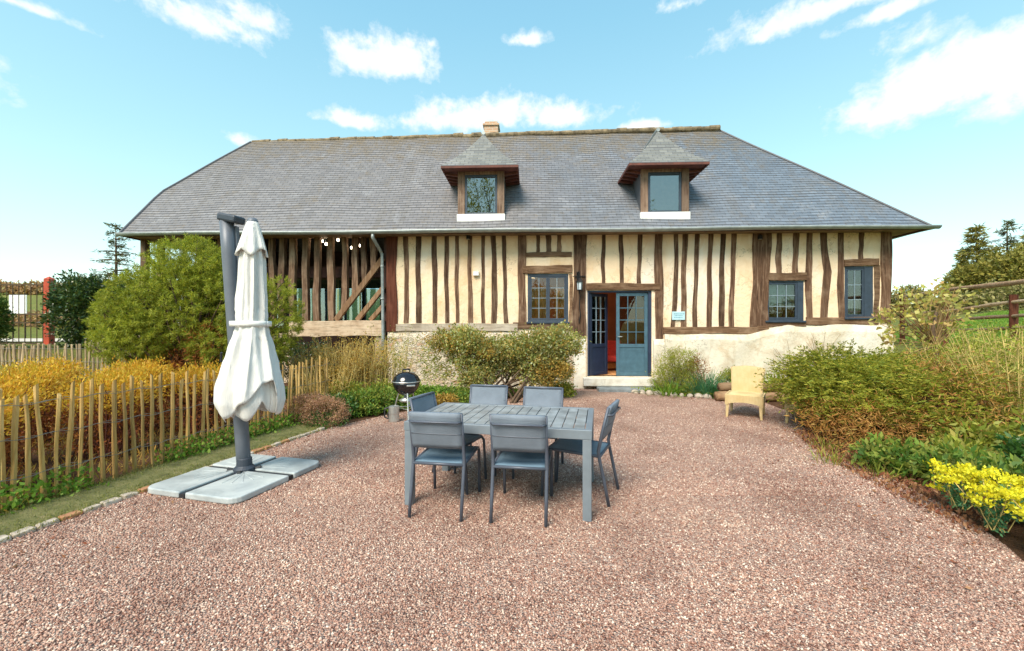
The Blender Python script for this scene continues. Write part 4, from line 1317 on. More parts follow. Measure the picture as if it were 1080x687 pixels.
# four base slabs
m, nt, b = newmat('pale_base_slab'); co = objco(nt)
f = noise(nt, co, 3, 6, .65, .6)
setc(nt, b.inputs[0], ramp(nt, f, [(.3, (.28, .31, .32)), (.5, (.44, .475, .48)), (.72, (.58, .61, .60))])); b.inputs['Roughness'].default_value = .35
M['slab'] = m
xs = [(-.55, mb_.x - .035), (mb_.x + .035, .55)]; ys = [(-.56, mb_.y - .035), (mb_.y + .035, .58)]
for ix in (0, 1):
    for iy in (0, 1):
        x0, x1 = xs[ix]; y0, y1 = ys[iy]
        bm = bmesh.new()
        pts = []
        def corner(cx, cy, r, a0):
            for k in range(6):
                t = a0 + k * math.pi / 10; pts.append((cx + r * math.cos(t), cy + r * math.sin(t)))
        ro = .11
        rr = {(0, 0): (ro, .015, .03, .015), (1, 0): (.015, ro, .015, .03), (1, 1): (.03, .015, ro, .015), (0, 1): (.015, .03, .015, ro)}[(ix, iy)]
        for (cx, cy, r, a0) in ((x0, y0, rr[0], math.pi), (x1, y0, rr[1], 1.5 * math.pi), (x1, y1, rr[2], 0), (x0, y1, rr[3], .5 * math.pi)):
            corner(cx + (r if cx == x0 else -r), cy + (r if cy == y0 else -r), r, a0)
        vs0 = [bm.verts.new((x, y, .003)) for x, y in pts]; vs1 = [bm.verts.new((x, y, .062)) for x, y in pts]
        bm.faces.new(vs0[::-1]); bm.faces.new(vs1)
        for k in range(len(pts)): bm.faces.new((vs0[k], vs0[(k + 1) % len(pts)], vs1[(k + 1) % len(pts)], vs1[k]))
        me = bpy.data.meshes.new('base_slab'); bm.to_mesh(me); bm.free()
        sl = link('base_slab', me, M['slab'], par, bevel=.012)
        mb = MB()
        for k in range(5):        # moulded fan ribs
            t = (ix * 2 - 1), (iy * 2 - 1)
            p0 = Vector((mb_.x + t[0] * .10, mb_.y + t[1] * .10, .0625)); an = (k + .5) / 5 * math.pi / 2
            p1 = p0 + Vector((t[0] * math.cos(an) * .30, t[1] * math.sin(an) * .30, 0))
            mb.bar(p0, p1, .010, .006)
        mb.build('moulded_ribs', M['slab'], sl)
# canopy
CC = inv(((266.5 - 540) / 450 * 4.38, 4.38, 0))
PROF = [(2.60, .065), (2.45, .092), (2.25, .108), (1.95, .122), (1.70, .136), (1.61, .134), (1.52, .152), (1.35, .198), (1.15, .252), (.95, .300), (.82, .312), (.72, .285), (.60, .215)]
def canopy_fn(i, j):
    th = 2 * math.pi * i
    s_ = math.sin(th - R(46)); c_ = math.cos(th - R(46))        # the folded flap faces the yard
    # a flap folded across the front: its hem climbs from the low left corner to the right, where the cloth drops again
    if s_ < .25:
        diag = .64 + (c_ + 1) / 1.6 * .44
        drop = float(sstep((c_ - .56) / .26))
        hem_f = diag * (1 - drop) + .69 * drop + .02 * math.sin(9 * th)
    else: hem_f = .70
    w_ = float(sstep((.25 - s_) / .4))
    hem = hem_f * w_ + (.72 + .05 * abs(math.sin(3 * th))) * (1 - w_)
    z = 2.60 + (hem - 2.60) * j
    r = float(np.interp(z, [p[0] for p in PROF][::-1], [p[1] for p in PROF][::-1]))
    low = max(0, min(1, (1.58 - z) / .8))
    fold = .17 * (1 - .8 * low)
    if abs(z - 1.61) < .14: fold *= .6
    r *= 1 + fold * 1.1 * (1 - 2 * abs(math.sin(4 * th + .5 * math.sin(z * 2.1) + .2)) ** .7) + .5 * fold * math.sin(11 * th + z * 1.3)
    r *= 1 + low * (.06 * math.sin(3 * th + 1.0 + z * 1.8) + .045 * math.sin(5 * th - z * 4) + .02 * math.sin(11 * th + z * 9) - .055 * abs(math.sin(4 * th + 1.3 * z)) ** 6 - .03 * abs(math.sin(6.5 * th - 2.0 * z)) ** 8)
    s_ = math.sin(th); c_ = math.cos(th)
    return (CC.x - .02 * low + r * c_ * (1 + .05 * low), CC.y + r * s_ * .95, z)
def inner_fn(i, j):
    th = 2 * math.pi * i
    s_ = math.sin(th); c_ = math.cos(th)
    hem = .67 + .19 * (1 - abs(math.sin(2.0 * th + .9))) ** 1.3 + .03 * math.sin(th * 3 + 1)
    z = 1.45 + (hem - 1.45) * j
    r = float(np.interp(z, [p[0] for p in PROF][::-1], [p[1] for p in PROF][::-1])) * .80
    r *= 1 + .16 * j * (abs(math.sin(2.5 * th + .5)) - .5) + .03 * math.sin(9 * th + z * 6) * j
    return (CC.x - .01 + r * c_, CC.y + r * s_ * .9, z)
mb = MB(); mb.grid(inner_fn, 96, 24)
inner = mb.build('inner_fold', M['cloth'], par, smooth=True, solid=.005)
mb = MB(); mb.grid(canopy_fn, 160, 64)
cp = mb.build('canopy', M['cloth'], par, smooth=True, solid=.006)
mb = MB()
def flap(i, j):
    th = 2 * math.pi * i
    r = .045 + .090 * j ** .8
    r *= 1 + .11 * j * math.sin(8 * th + 1) + .06 * j * math.sin(5 * th)
    return (CC.x + r * math.cos(th), CC.y + r * math.sin(th), 2.665 - .33 * j + .035 * j * math.sin(4 * th + 2))
mb.grid(flap, 64, 10); mb.build('vent_flap', M['cloth'], cp, smooth=True, solid=.005)
mb = MB(); mb.lathe([(.0, 2.70), (.035, 2.695), (.05, 2.67), (.05, 2.64)], 14, (CC.x, CC.y, 0)); mb.build('finial', M['mast'], par, smooth=True)
mb = MB()
def strapf(i, j):
    th = 2 * math.pi * i
    return (CC.x - .045 + .20 * math.cos(th), CC.y + .02 + .17 * math.sin(th), 1.585 + .055 * j)
mb.grid(strapf, 48, 2); mb.build('strap', M['white'], par, smooth=True, solid=.004)
mb = MB()
for k in range(8):
    t = 2 * math.pi * k / 8 + .2
    mb.tube([(CC.x + .03 * math.cos(t), CC.y + .03 * math.sin(t), 2.4), (CC.x + .14 * math.cos(t), CC.y + .14 * math.sin(t), .86)], .010, 6)
mb.build('ribs', M['mast'], cp)

# ------------------------------------------------------------------ kettle barbecue
BB = atg(428.5, 7.3)
bb = empty('kettle_barbecue', BB, R(20)); bb.location.z = 0
tag(bb, 'round black kettle barbecue on thin metal legs at the edge of the yard', 'barbecue')
M['enamel'] = simple('black_enamel', (.012, .011, .014), .12, 0, .1, 5, spec=.7)
M['steel'] = simple('brushed_aluminium', (.62, .62, .60), .35, .8, .1, 9)
mb = MB(); mb.lathe([(.0, .42), (.06, .422), (.13, .455), (.19, .52), (.222, .60), (.228, .645)], 32); mb.build('bowl', M['enamel'], bb, smooth=True, solid=.004)
mb = MB(); mb.lathe([(.236, .655), (.234, .665), (.20, .735), (.14, .785), (.07, .81), (.0, .815)], 32); ld = mb.build('lid', M['enamel'], bb, smooth=True)
mb = MB(); mb.lathe([(.229, .640), (.240, .646), (.240, .658), (.229, .662)], 32); mb.build('rim', M['steel'], bb, smooth=True)
mb = MB(); mb.tube([(-.06, 0, .80), (-.055, 0, .855), (.055, 0, .855), (.06, 0, .80)], .013, 8); mb.build('handle', M['blackplastic'], ld)
mb = MB(); mb.lathe([(0, .80), (.05, .80), (.05, .775)], 14, (.10, .06, .0)); mb.build('vent', M['steel'], ld)
mb = MB(); mb.box(-.02, .12, -.245, -.225, .585, .615); mb.build('side_handle', M['steel'], bb, bevel=.008)
for k in range(3):
    t = k * 2 * math.pi / 3 + .55
    mb = MB(); mb.tube([(.13 * math.cos(t), .13 * math.sin(t), .47), (.26 * math.cos(t), .26 * math.sin(t), .02)], .012, 8); lg = mb.build('leg', M['steel'], bb)
    if k < 2:
        mb = MB(); p = Vector((.265 * math.cos(t), .265 * math.sin(t), .075)); mb.tube([p + Vector((0, -.02, 0)), p + Vector((0, .02, 0))], .075, 18); mb.build('wheel', M['blackplastic'], bb, bevel=.006)
mb = MB(); mb.tube([(.21 * math.cos(.55 + k * 2.0944), .21 * math.sin(.55 + k * 2.0944), .20) for k in (0, 1, 2, 0)], .008, 6); mb.build('leg_shelf', M['steel'], bb)
mb = MB(); mb.lathe([(0, .30), (.10, .305), (.13, .335), (.05, .37), (.03, .42)], 20); mb.build('ash_catcher', M['steel'], bb, smooth=True)
cn = atg(415.5, 7.12); cn = empty('metal_canister', (cn.x, cn.y, 0), R(10)); tag(cn, 'dull silvery charcoal canister on the gravel beside the kettle barbecue legs', 'canister')
mb = MB(); mb.lathe([(0, .0), (.082, .0), (.086, .02), (.084, .13), (.088, .14), (.086, .26), (.080, .262), (.078, .12), (.0, .12)], 22); mb.build('body', M['steel'], cn, smooth=False, bevel=.002)
mb = MB(); mb.tube([(-.086, 0, .24), (-.15, 0, .22), (-.15, 0, .08), (-.086, 0, .05)], .012, 8); mb.build('handle', M['blackplastic'], cn)

# ------------------------------------------------------------------ wicker chairs
m, nt, b = newmat('pale_yellow_wicker')
co = objco(nt)
w = nn(nt, 'ShaderNodeTexWave'); w.bands_direction = 'Z'; w.inputs['Scale'].default_value = 26; w.inputs['Distortion'].default_value = 1.2; w.inputs['Detail Scale'].default_value = 3; nt.links.new(co, w.inputs[0])
w2 = nn(nt, 'ShaderNodeTexWave'); w2.bands_direction = 'X'; w2.inputs['Scale'].default_value = 14; nt.links.new(co, w2.inputs[0])
h = smath(nt, 'ADD', w.outputs['Fac'], smath(nt, 'MULTIPLY', w2.outputs['Fac'], .6))
f = noise(nt, co, 7, 5, .6)
setc(nt, b.inputs[0], mixc(nt, smath(nt, 'MULTIPLY', smath(nt, 'SUBTRACT', 1.3, h), .38), ramp(nt, f, [(.3, (.76, .54, .25)), (.7, (.84, .66, .36))]), (.36, .20, .06)))
b.inputs['Roughness'].default_value = .55; bump(nt, b, h, .8, .008)
M['wicker'] = m
def make_wicker():
    r = empty('wicker_chair')
    W2 = .275
    mb = MB(); mb.grid(lambda i, j: ((i - .5) * 2 * W2, -.30 + .58 * j, .400 + .012 * math.sin(math.pi * i) * math.sin(math.pi * j)), 10, 10); mb.build('seat', M['wicker'], r, smooth=True, solid=-.04)
    # skirt with an arched lower edge on the four sides
    mb = MB()
    def skirt(p, q):
        p, q = Vector(p), Vector(q)
        mb.grid(lambda i, j: (*(p.lerp(q, i)), .395 - (.395 - (.215 + .06 * math.sin(math.pi * i) ** .6)) * (1 - j)), 14, 4)
    c = [(-W2, -.30), (W2, -.30), (W2, .28), (-W2, .28)]
    for k in range(4): skirt(c[k], c[(k + 1) % 4])
    mb.build('apron', M['wicker'], r, solid=.018)
    for (x, y) in c:
        mb = MB(); sx, sy = (1 if x > 0 else -1), (1 if y > 0 else -1)
        mb.add([(x - sx * .055, y - sy * .055, .3), (x + sx * .004, y - sy * .055, .3), (x + sx * .004, y + sy * .004, .3), (x - sx * .055, y + sy * .004, .3),
                (x - sx * .03, y - sy * .03 + (.05 if y > 0 else 0), 0), (x + sx * .006, y - sy * .03 + (.05 if y > 0 else 0), 0), (x + sx * .006, y + sy * .006 + (.05 if y > 0 else 0), 0), (x - sx * .03, y + sy * .006 + (.05 if y > 0 else 0), 0)],
               [(0, 1, 5, 4), (1, 2, 6, 5), (2, 3, 7, 6), (3, 0, 4, 7), (4, 5, 6, 7), (3, 2, 1, 0)])
        mb.build('leg', M['wicker'], r, bevel=.006)
    mb = MB()
    def bk(i, j):
        wv = W2 * (.93 + .10 * j - .03 * math.sin(math.pi * j))
        top = .81 + .035 * math.sin(math.pi * i)
        z = .37 + (top - .37) * j
        return ((i - .5) * 2 * wv, .25 + .02 * math.sin(math.pi * i) + .15 * j ** 1.5, z)
    mb.grid(bk, 14, 12); mb.build('backrest', M['wicker'], r, smooth=True, solid=.045)
    return r
wc = make_wicker(); wc.location = (4.16, 7.60, .0); wc.rotation_euler = (0, 0, R(-34))
tag(wc, 'pale yellow armless wicker chair standing clear on the gravel before the white wall', 'wicker chair', 'wicker chairs on the gravel')
wc2 = copy_tree(wc); wc2.location = (4.90, 7.02, .0); wc2.rotation_euler = (0, 0, R(-45))
tag(wc2, 'pale yellow wicker chair almost hidden behind the spreading evergreen, one leg showing', 'wicker chair')
# log edging behind the chairs
M['log'] = timber_mat('old_log', 0, (.10, .055, .03), (.24, .14, .075), (.36, .24, .14), .55)
for k, (x0, x1, y, z, r_) in enumerate([(4.35, 6.0, 9.10, .10, .10), (4.45, 5.9, 9.16, .29, .09)]):
    mb = MB(); mb.tube([(x0 + (x1 - x0) * t, y + .015 * math.sin(t * 9), z + .01 * math.sin(t * 7)) for t in np.linspace(0, 1, 9)], [r_ * (1 + .08 * math.sin(i * 2.2)) for i in range(9)], 10)
    o = mb.build('edging_log', M['log'], smooth=True); tag(o, ['lower brown log edging the flower bed behind the wicker chair', 'upper brown log edging the flower bed behind the wicker chair'][k], 'log', 'logs edging the bed')

# ------------------------------------------------------------------ chestnut paling fences
def pale_mat(name, a, b_, c):
    m, nt, b = newmat(name)
    f = noise(nt, objco(nt, (14, 14, 1.3)), 2.2, 7, .62, .4); g = noise(nt, objco(nt), 2.0, 3, .6)
    rnd = nn(nt, 'ShaderNodeObjectInfo').outputs['Random']
    c1 = ramp(nt, f, [(.28, a), (.5, b_), (.75, c)])
    c1 = mixc(nt, ramp(nt, g, [(.45, 0.0), (.7, .6)]), c1, tuple(x * .8 for x in b_))
    hs = nn(nt, 'ShaderNodeHueSaturation'); mr = nn(nt, 'ShaderNodeMapRange'); mr.inputs[3].default_value = .7; mr.inputs[4].default_value = 1.3
    nt.links.new(rnd, mr.inputs[0]); nt.links.new(mr.outputs[0], hs.inputs['Value']); nt.links.new(c1, hs.inputs['Color'])
    setc(nt, b.inputs[0], hs.outputs[0]); b.inputs['Roughness'].default_value = .85; bump(nt, b, f, .6, .01)
    return m
M['pale'] = pale_mat('chestnut_pale', (.27, .15, .04), (.48, .30, .095), (.62, .45, .20))
M['palegrey'] = pale_mat('weathered_pale', (.22, .145, .08), (.40, .28, .165), (.54, .42, .27))
M['wire'] = simple('fence_wire', (.30, .28, .24), .5, .7, .1, 5)
def pale(parent, x, y, z0, h, w, lean=0, mat='pale', extra=0):
    n = 7; mb = MB(); ph = random.uniform(0, 9); a = random.uniform(0, 1.2); d = w * .72
    sgn = random.choice((-1, 1))
    for i in range(n + 1):
        t = i / n
        ww = w * (1 + .12 * math.sin(ph + t * 6) + random.uniform(-.06, .06)) * (1 - .18 * t); dd = d * (1 + .15 * math.sin(ph * 2 + t * 5))
        cx = lean * h * t + .006 * math.sin(ph + t * 4.0) + .003 * math.sin(ph * 3 + t * 11)
        cy = .010 * math.sin(ph * 2 + t * 3.7)
        zz = h * t
        sl = .016 * sgn if i == n else 0
        for k, (px_, py_) in enumerate(((-.5, -.35), (.15, -.55), (.5, -.1), (.2, .5), (-.4, .4))):
            mb.v.append((cx + px_ * ww, cy + py_ * dd, zz + (sl * px_ * 2)))
    for i in range(n):
        for k in range(5):
            a_, b_ = i * 5 + k, i * 5 + (k + 1) % 5
            mb.f.append((a_, b_, b_ + 5, a_ + 5))
    mb.f.append(tuple(n * 5 + k for k in range(5)))
    o = mb.build('picket', M[mat], parent)
    o.location = (x, y, z0); o.rotation_euler = (random.uniform(-.02, .02), 0, random.uniform(-.5, .5))
    return o
fl = [(-5.25, .9), (-4.72, 2.3), (-4.36, 3.62), (-4.04, 4.9), (-3.70, 6.13), (-3.52, 7.0), (-3.35, 7.9)]
pp = path_pts(fl, 76)
f1 = empty('paling_fence', (0, 0, 0)); tag(f1, 'rustic split chestnut picket fence along the grass strip beside the yard', 'fence')
skip = 0
for k in range(76):
    t = k + random.uniform(-.08, .08)
    i = int(max(0, min(75, t))); p = pp[i].lerp(pp[i + 1], max(0, min(1, t - i)))
    pale(f1, p.x, p.y, hz(p.x, p.y) - .03, random.uniform(.97, 1.09), random.uniform(.030, .044), random.gauss(0, .018))
for k in (30, 39):          # doubled where two rolls overlap
    p = pp[k].lerp(pp[k + 1], .55); pale(f1, p.x - .05, p.y, -.03, random.uniform(1.0, 1.1), .045, random.uniform(-.02, .03))
mb = MB()
for zz in (.26, .60, .90):
    for off in (-.03, .03):
        mb.tube([(p.x + off, p.y, hz(p.x, p.y) + zz + .012 * math.sin(i * 1.7 + off * 40)) for i, p in enumerate(pp)], .0028, 4)
mb.build('wire', M['wire'], f1)
f2 = empty('low_paling_fence', (0, 0, 0)); tag(f2, 'low pale weathered picket fence in front of the iron gate and dark laurel', 'fence')
pts2 = path_pts([(-15.2, 11.6), (-12.6, 11.0), (-10.7, 10.8), (-9.4, 10.6), (-8.0, 9.9)], 62)
for k in range(60):
    p = pts2[k]; px = p.x / p.y * 450 + 540
    ztop = CAMH + (345 - (364 if px < 75 else 362)) / 450 * p.y
    zb = hz(p.x, p.y) - .04
    pale(f2, p.x, p.y, zb, ztop - zb + random.uniform(-.05, .05), random.uniform(.045, .07), random.uniform(-.06, .06), 'palegrey')
mb = MB()
for dz in (.12, .45): mb.tube([(p.x, p.y - .03, CAMH - 18 / 450 * p.y - dz) for p in pts2], .004, 4)
mb.build('wire', M['wire'], f2)

# ------------------------------------------------------------------ iron gate, red post, white board beyond
GD = 14.6
gt = empty('iron_gate', at(0, 363, GD)); tag(gt, 'dark iron bar gate closing the lane beside the red post', 'gate')
gl = gt.location
M['gateiron'] = simple('rusty_gate_iron', (.09, .055, .03), .7, .4, .35, 9)
for px in np.arange(-50, 48, 6.35):
    a_, b_ = at(px, 297 + random.uniform(-.6, .6), GD) - gl, at(px, 363, GD) - gl
    mb = MB(); mb.tube([b_, a_], .013, 6); mb.build('gate_bar', M['gateiron'], gt)
mb = MB()
for py in (300.5, 331.5, 340.5, 362.5):
    mb.bar(at(-52, py, GD) - gl, at(49, py, GD) - gl, .03, .045)
mb.build('gate_rail', M['gateiron'], gt)
mb = MB(); mb.box(*[c for c in (at(-60, 363, GD).x - gl.x, at(60, 363, GD).x - gl.x)], -.15, .15, -.5, -.03); mb.build('gate_sill', simple('lane_kerb', (.42, .38, .33), .9, 0, .2, 5), gt)
rp0 = at(52, 363, GD - .1)
rp = empty('gate_post', rp0); tag(rp, 'bright orange-red square gate post beside the iron gate', 'post')
M['redpaint'] = simple('orange_red_paint', (.46, .055, .018), .55, 0, .18, 4)
mb = MB(); mb.box(-.10, .10, -.10, .10, -.4, 2.2); mb.build('shaft', M['redpaint'], rp, bevel=.02)
mb = MB(); mb.add([(-.11, -.11, 2.2), (.11, -.11, 2.2), (.11, .11, 2.2), (-.11, .11, 2.2), (0, 0, 2.30)], [(0, 1, 4), (1, 2, 4), (2, 3, 4), (3, 0, 4), (3, 2, 1, 0)]); mb.build('cap', M['redpaint'], rp)
mb = MB(); mb.box(.101, .17, -.05, .05, 1.15, 1.3); mb.build('latch', M['gateiron'], rp)
bd = empty('notice_board', at(19, 331, 21)); tag(bd, 'blank white board standing in the field beyond the iron gate', 'board')
mb = MB(); mb.box(-.43, .43, -.02, .02, 0, .92); mb.build('panel', M['white'], bd, bevel=.01)
for s in (-1, 1):
    mb = MB(); mb.tube([(s * .3, .05, .9), (s * .3, .05, -1.3)], .03, 8); mb.build('post', M['gateiron'], bd)

# ------------------------------------------------------------------ post and rail fence on the right bank
M['rail'] = timber_mat('grey_brown_rail', 0, (.18, .10, .055), (.40, .25, .15), (.55, .42, .28), .52)
rf = empty('rail_fence', (0, 0, 0)); tag(rf, 'brown post and rail fence across the green meadow beyond the bank', 'fence')
P1, P2 = Vector((13.2, 2.6)), Vector((9.62, 8.0)); P3 = Vector((11.4, 12.4)); P0 = Vector((8.4, 5.0))
def railpt(t):                 # from near right to far left along the fence
    return Vector((8.9, 6.1)).lerp(Vector((11.35, 12.6)), t)
def ztop_at(p): return hz(p.x, p.y) + 1.32
def rail(pa, pb, r0, name='rail'):
    mb = MB(); a, b_ = Vector(pa), Vector(pb)
    mb.tube([a.lerp(b_, t) + Vector((0, 0, .02 * math.sin(t * 8 + pa[2] * 9))) for t in np.linspace(0, 1, 10)], [r0 * (1 + .12 * math.sin(i * 1.9 + pa[2])) for i in range(10)], 8)
    return mb.build(name, M['rail'], rf, smooth=True)
A = Vector((9.05, 6.9)); B = Vector((11.35, 12.4))
def Zp(py, d): return CAMH + (345 - py) / 450 * d
for (ya, yb, r0) in ((289.5, 313, .048), (313, 332.5, .034), (327.5, 343.5, .034), (342, 351.5, .034)):
    pa, pb = (A.x, A.y, Zp(ya, A.y)), (B.x, B.y, Zp(yb, B.y))
    rail(pa, pb, r0)
for t in (.22, .62, 1.0):
    p = A.lerp(B, t); z0 = hz(p.x, p.y) - .3
    zt = Zp(289.5 + (313 - 289.5) * t + (16 if t < .5 else 2), p.y) 
    mb = MB(); mb.tube([(p.x + .05, p.y + .06, z0), (p.x + .05, p.y + .06, zt)], .065, 9); mb.build('post', M['redpost'], rf, bevel=.01)
# ------------------------------------------------------------------ plants
def nrm(a): return a / (np.linalg.norm(a, axis=-1, keepdims=True) + 1e-9)
def leaves(P, D, L, Wd, droop=.15):
    n = len(P)
    L = np.broadcast_to(np.asarray(L, float), (n,)); Wd = np.broadcast_to(np.asarray(Wd, float), (n,))
    D = nrm(D)
    S = nrm(np.cross(D, rng.normal(0, 1, (n, 3))))
    N = np.cross(D, S)
    b = droop * L
    V = np.stack([P, P + D * (L * .45)[:, None] + S * (Wd / 2)[:, None] + N * (b * .3)[:, None], P + D * L[:, None] - N * (b * .6)[:, None], P + D * (L * .45)[:, None] - S * (Wd / 2)[:, None] + N * (b * .3)[:, None]], 1)
    return V.reshape(-1, 3)
def quads(n): return np.arange(n * 4).reshape(n, 4)
def foliage(name, V, mat, parent=None):
    return link(name, np_mesh(name, V, quads(len(V) // 4)), mat, parent)
def blob_pts(blobs, n, lo=.55, hi=1.05, flat_bottom=None):
    vol = np.array([b[3] * b[4] * b[5] for b in blobs]) ** (2 / 3.); vol /= vol.sum()
    k = rng.choice(len(blobs), n, p=vol)
    B = np.array(blobs)[k]
    d = nrm(rng.normal(0, 1, (n, 3)))
    r = lo + (hi - lo) * rng.random(n) ** .6
    P = B[:, :3] + d * B[:, 3:6] * r[:, None]
    return P, d
def clump_cloud(blobs, nclump, per, spread, lo=.55, hi=1.05, up=.35, rnd=.7, zmin=None):
    Pc, Dc = blob_pts(blobs, nclump, lo, hi)
    P = np.repeat(Pc, per, 0) + rng.normal(0, spread, (nclump * per, 3))
    D = np.repeat(Dc, per, 0) + rng.normal(0, rnd, (nclump * per, 3)); D[:, 2] += up
    if zmin is not None:
        k = P[:, 2] > zmin; P, D = P[k], D[k]
    return P, D, Pc
def stems_mb(base, tips, r0, r1, bend=.25, spread=.1, n=5, seg=5):
    mb = MB()
    for t in tips:
        b = Vector(base) + Vector((random.uniform(-spread, spread), random.uniform(-spread, spread), 0))
        t = Vector(t)
        mid = b.lerp(t, .5) + Vector((random.uniform(-1, 1), random.uniform(-1, 1), random.uniform(.0, .6))) * bend * (t - b).length * .5
        pts = []
        for i in range(seg + 1):
            u = i / seg
            pts.append(b * (1 - u) ** 2 + mid * 2 * u * (1 - u) + t * u * u)
        mb.tube(pts, [r0 + (r1 - r0) * i / seg for i in range(seg + 1)], n, cap=False)
    return mb
def plant(name, label, cat, base, group=None):
    o = empty(name, base); tag(o, label, cat, group); return o
def local(V, o): return np.asarray(V) - np.array(o.location)[None]
def put_f(name, V, mat, o): return foliage(name, local(V, o), mat, o)
def put_s(name, mb, mat, o):
    mb.v = [tuple(Vector(v) - o.location) for v in mb.v]; return mb.build(name, mat, o, smooth=True)
bark = simple('bark', (.11, .070, .042), .95, 0, .35, 12, .6, 30)
barkred = simple('red_brown_twig', (.14, .040, .022), .9, 0, .35, 9)
twig = simple('dry_twig', (.33, .22, .09), .9, 0, .35, 9)
straw = simple('straw_yellow_stem', (.62, .46, .16), .85, 0, .3, 6)
F_pine = foliage_mat('pine_needles', [(.12, .175, .025), (.25, .305, .035), (.37, .40, .05), (.47, .46, .06), (.18, .23, .03)], .35)
F_dry = foliage_mat('dry_pine_needles', [(.36, .10, .03), (.42, .17, .05), (.28, .08, .03)], .3)
F_laurel = foliage_mat('laurel_leaves', [(.018, .045, .018), (.03, .07, .022), (.05, .10, .03), (.08, .13, .03), (.16, .17, .04)], .2, .3, .5)
F_gold = foliage_mat('golden_leaves', [(.56, .26, .025), (.68, .40, .04), (.76, .54, .08), (.52, .38, .05), (.60, .26, .03)], .4)
F_goldred = foliage_mat('russet_leaves', [(.26, .08, .025), (.36, .14, .03), (.20, .045, .02)], .3)
F_hedge = foliage_mat('hedge_leaves', [(.15, .21, .05), (.28, .32, .08), (.38, .38, .13), (.50, .45, .20), (.54, .34, .08), (.23, .28, .07), (.50, .53, .34)], .35)
F_hedgeor = foliage_mat('orange_hedge_leaves', [(.48, .26, .045), (.38, .24, .05), (.52, .36, .09), (.25, .21, .05)], .3)
F_yew = foliage_mat('spreading_evergreen_leaves', [(.10, .15, .02), (.22, .265, .03), (.36, .36, .045), (.48, .41, .06), (.16, .20, .025)], .35)
F_yewdry = foliage_mat('dry_evergreen_sprays', [(.46, .20, .05), (.52, .30, .09), (.36, .13, .04), (.40, .30, .07)], .3)
F_green = foliage_mat('fresh_green_leaves', [(.09, .19, .022), (.14, .27, .03), (.21, .35, .045), (.28, .38, .07)], .35)
F_deep = foliage_mat('deep_green_leaves', [(.03, .09, .022), (.06, .15, .03), (.10, .20, .04)], .3, .4, .4)
F_blue = foliage_mat('blue_green_blades', [(.05, .17, .085), (.08, .24, .12), (.13, .29, .12)], .3)
F_lime = foliage_mat('yellow_green_leaves', [(.28, .31, .04), (.38, .38, .06), (.20, .27, .04), (.45, .38, .10)], .35)
F_pink = foliage_mat('pinkish_heath_flowers', [(.40, .22, .15), (.50, .30, .20), (.34, .16, .10), (.46, .32, .16)], .3)
F_yellow = foliage_mat('yellow_flowers', [(.72, .62, .02), (.80, .72, .04), (.66, .66, .04)], .3)
F_quince = foliage_mat('pale_yellow_leaves', [(.50, .46, .12), (.60, .55, .22), (.40, .40, .08), (.62, .40, .18), (.28, .32, .06)], .4)
F_conif = foliage_mat('dark_conifer_needles', [(.07, .09, .04), (.11, .13, .05), (.15, .16, .06)], .2)
F_conify = foliage_mat('olive_conifer_needles', [(.15, .16, .035), (.24, .22, .045), (.34, .28, .06), (.11, .125, .03)], .25)
F_far = foliage_mat('far_hedge_leaves', [(.20, .20, .06), (.28, .24, .09), (.15, .16, .04), (.32, .24, .12)], .2)
F_brown = foliage_mat('brown_hedge_twigs', [(.42, .24, .12), (.50, .32, .17), (.34, .18, .09), (.46, .38, .16)], .25)
F_grass = foliage_mat('grass_blades', [(.13, .17, .035), (.22, .24, .05), (.38, .33, .14), (.09, .13, .03), (.30, .30, .08)], .35)

# --- big dwarf pine behind the fence
base = Vector((-5.9, 7.9, hz(-5.9, 7.9)))
pn = plant('dwarf_pine', 'big bushy yellow-green pine behind the picket fence, orange dead needles underneath', 'pine', base)
blobs = [(-6.25, 7.8, 1.9, 1.0, .85, .85), (-5.95, 7.9, 2.65, .72, .65, .55), (-6.9, 7.8, 1.65, .62, .6, .65), (-5.35, 7.9, 1.75, .72, .7, .9), (-4.55, 8.1, 1.75, .50, .5, .78), (-6.6, 7.5, 1.35, .7, .5, .45), (-5.1, 7.7, 1.2, .7, .5, .5), (-5.45, 7.95, 2.55, .5, .5, .5), (-4.75, 8.0, 1.2, .5, .5, .5)]
Pc, Dc = blob_pts(blobs, 3500, .62, 1.0)
Dc = nrm(Dc + np.array([0, 0, .30]) + rng.normal(0, .45, Dc.shape))
Pin, Din = blob_pts(blobs, 1500, .1, .7)
Pc = np.vstack([Pc, Pin]); Dc = np.vstack([Dc, nrm(Din + rng.normal(0, .5, Din.shape))])
per = 34
P = np.repeat(Pc, per, 0); ax = np.repeat(Dc, per, 0)
tt = rng.random(len(P))
P = P + ax * (tt * .10)[:, None]
D = ax * .55 + rng.normal(0, .75, P.shape)
put_f('needles', leaves(P, D, rng.uniform(.05, .085, len(P)), .0095, .05), F_pine, pn)
dead = [(-5.75, 7.55, .85, .55, .35, .28), (-5.35, 7.5, 1.25, .35, .3, .4), (-5.95, 7.6, 1.0, .4, .3, .3)]
P, D, _ = clump_cloud(dead, 130, 20, .06, .3, 1.0, 0, .8)
put_f('dead_needles', leaves(P, D, rng.uniform(.05, .10, len(P)), .012), F_dry, pn)
tips = [Vector(p) for p in Pc[rng.choice(len(Pc), 150)]]
put_s('branches', stems_mb(base, tips, .045, .008, .3, .16), bark, pn)

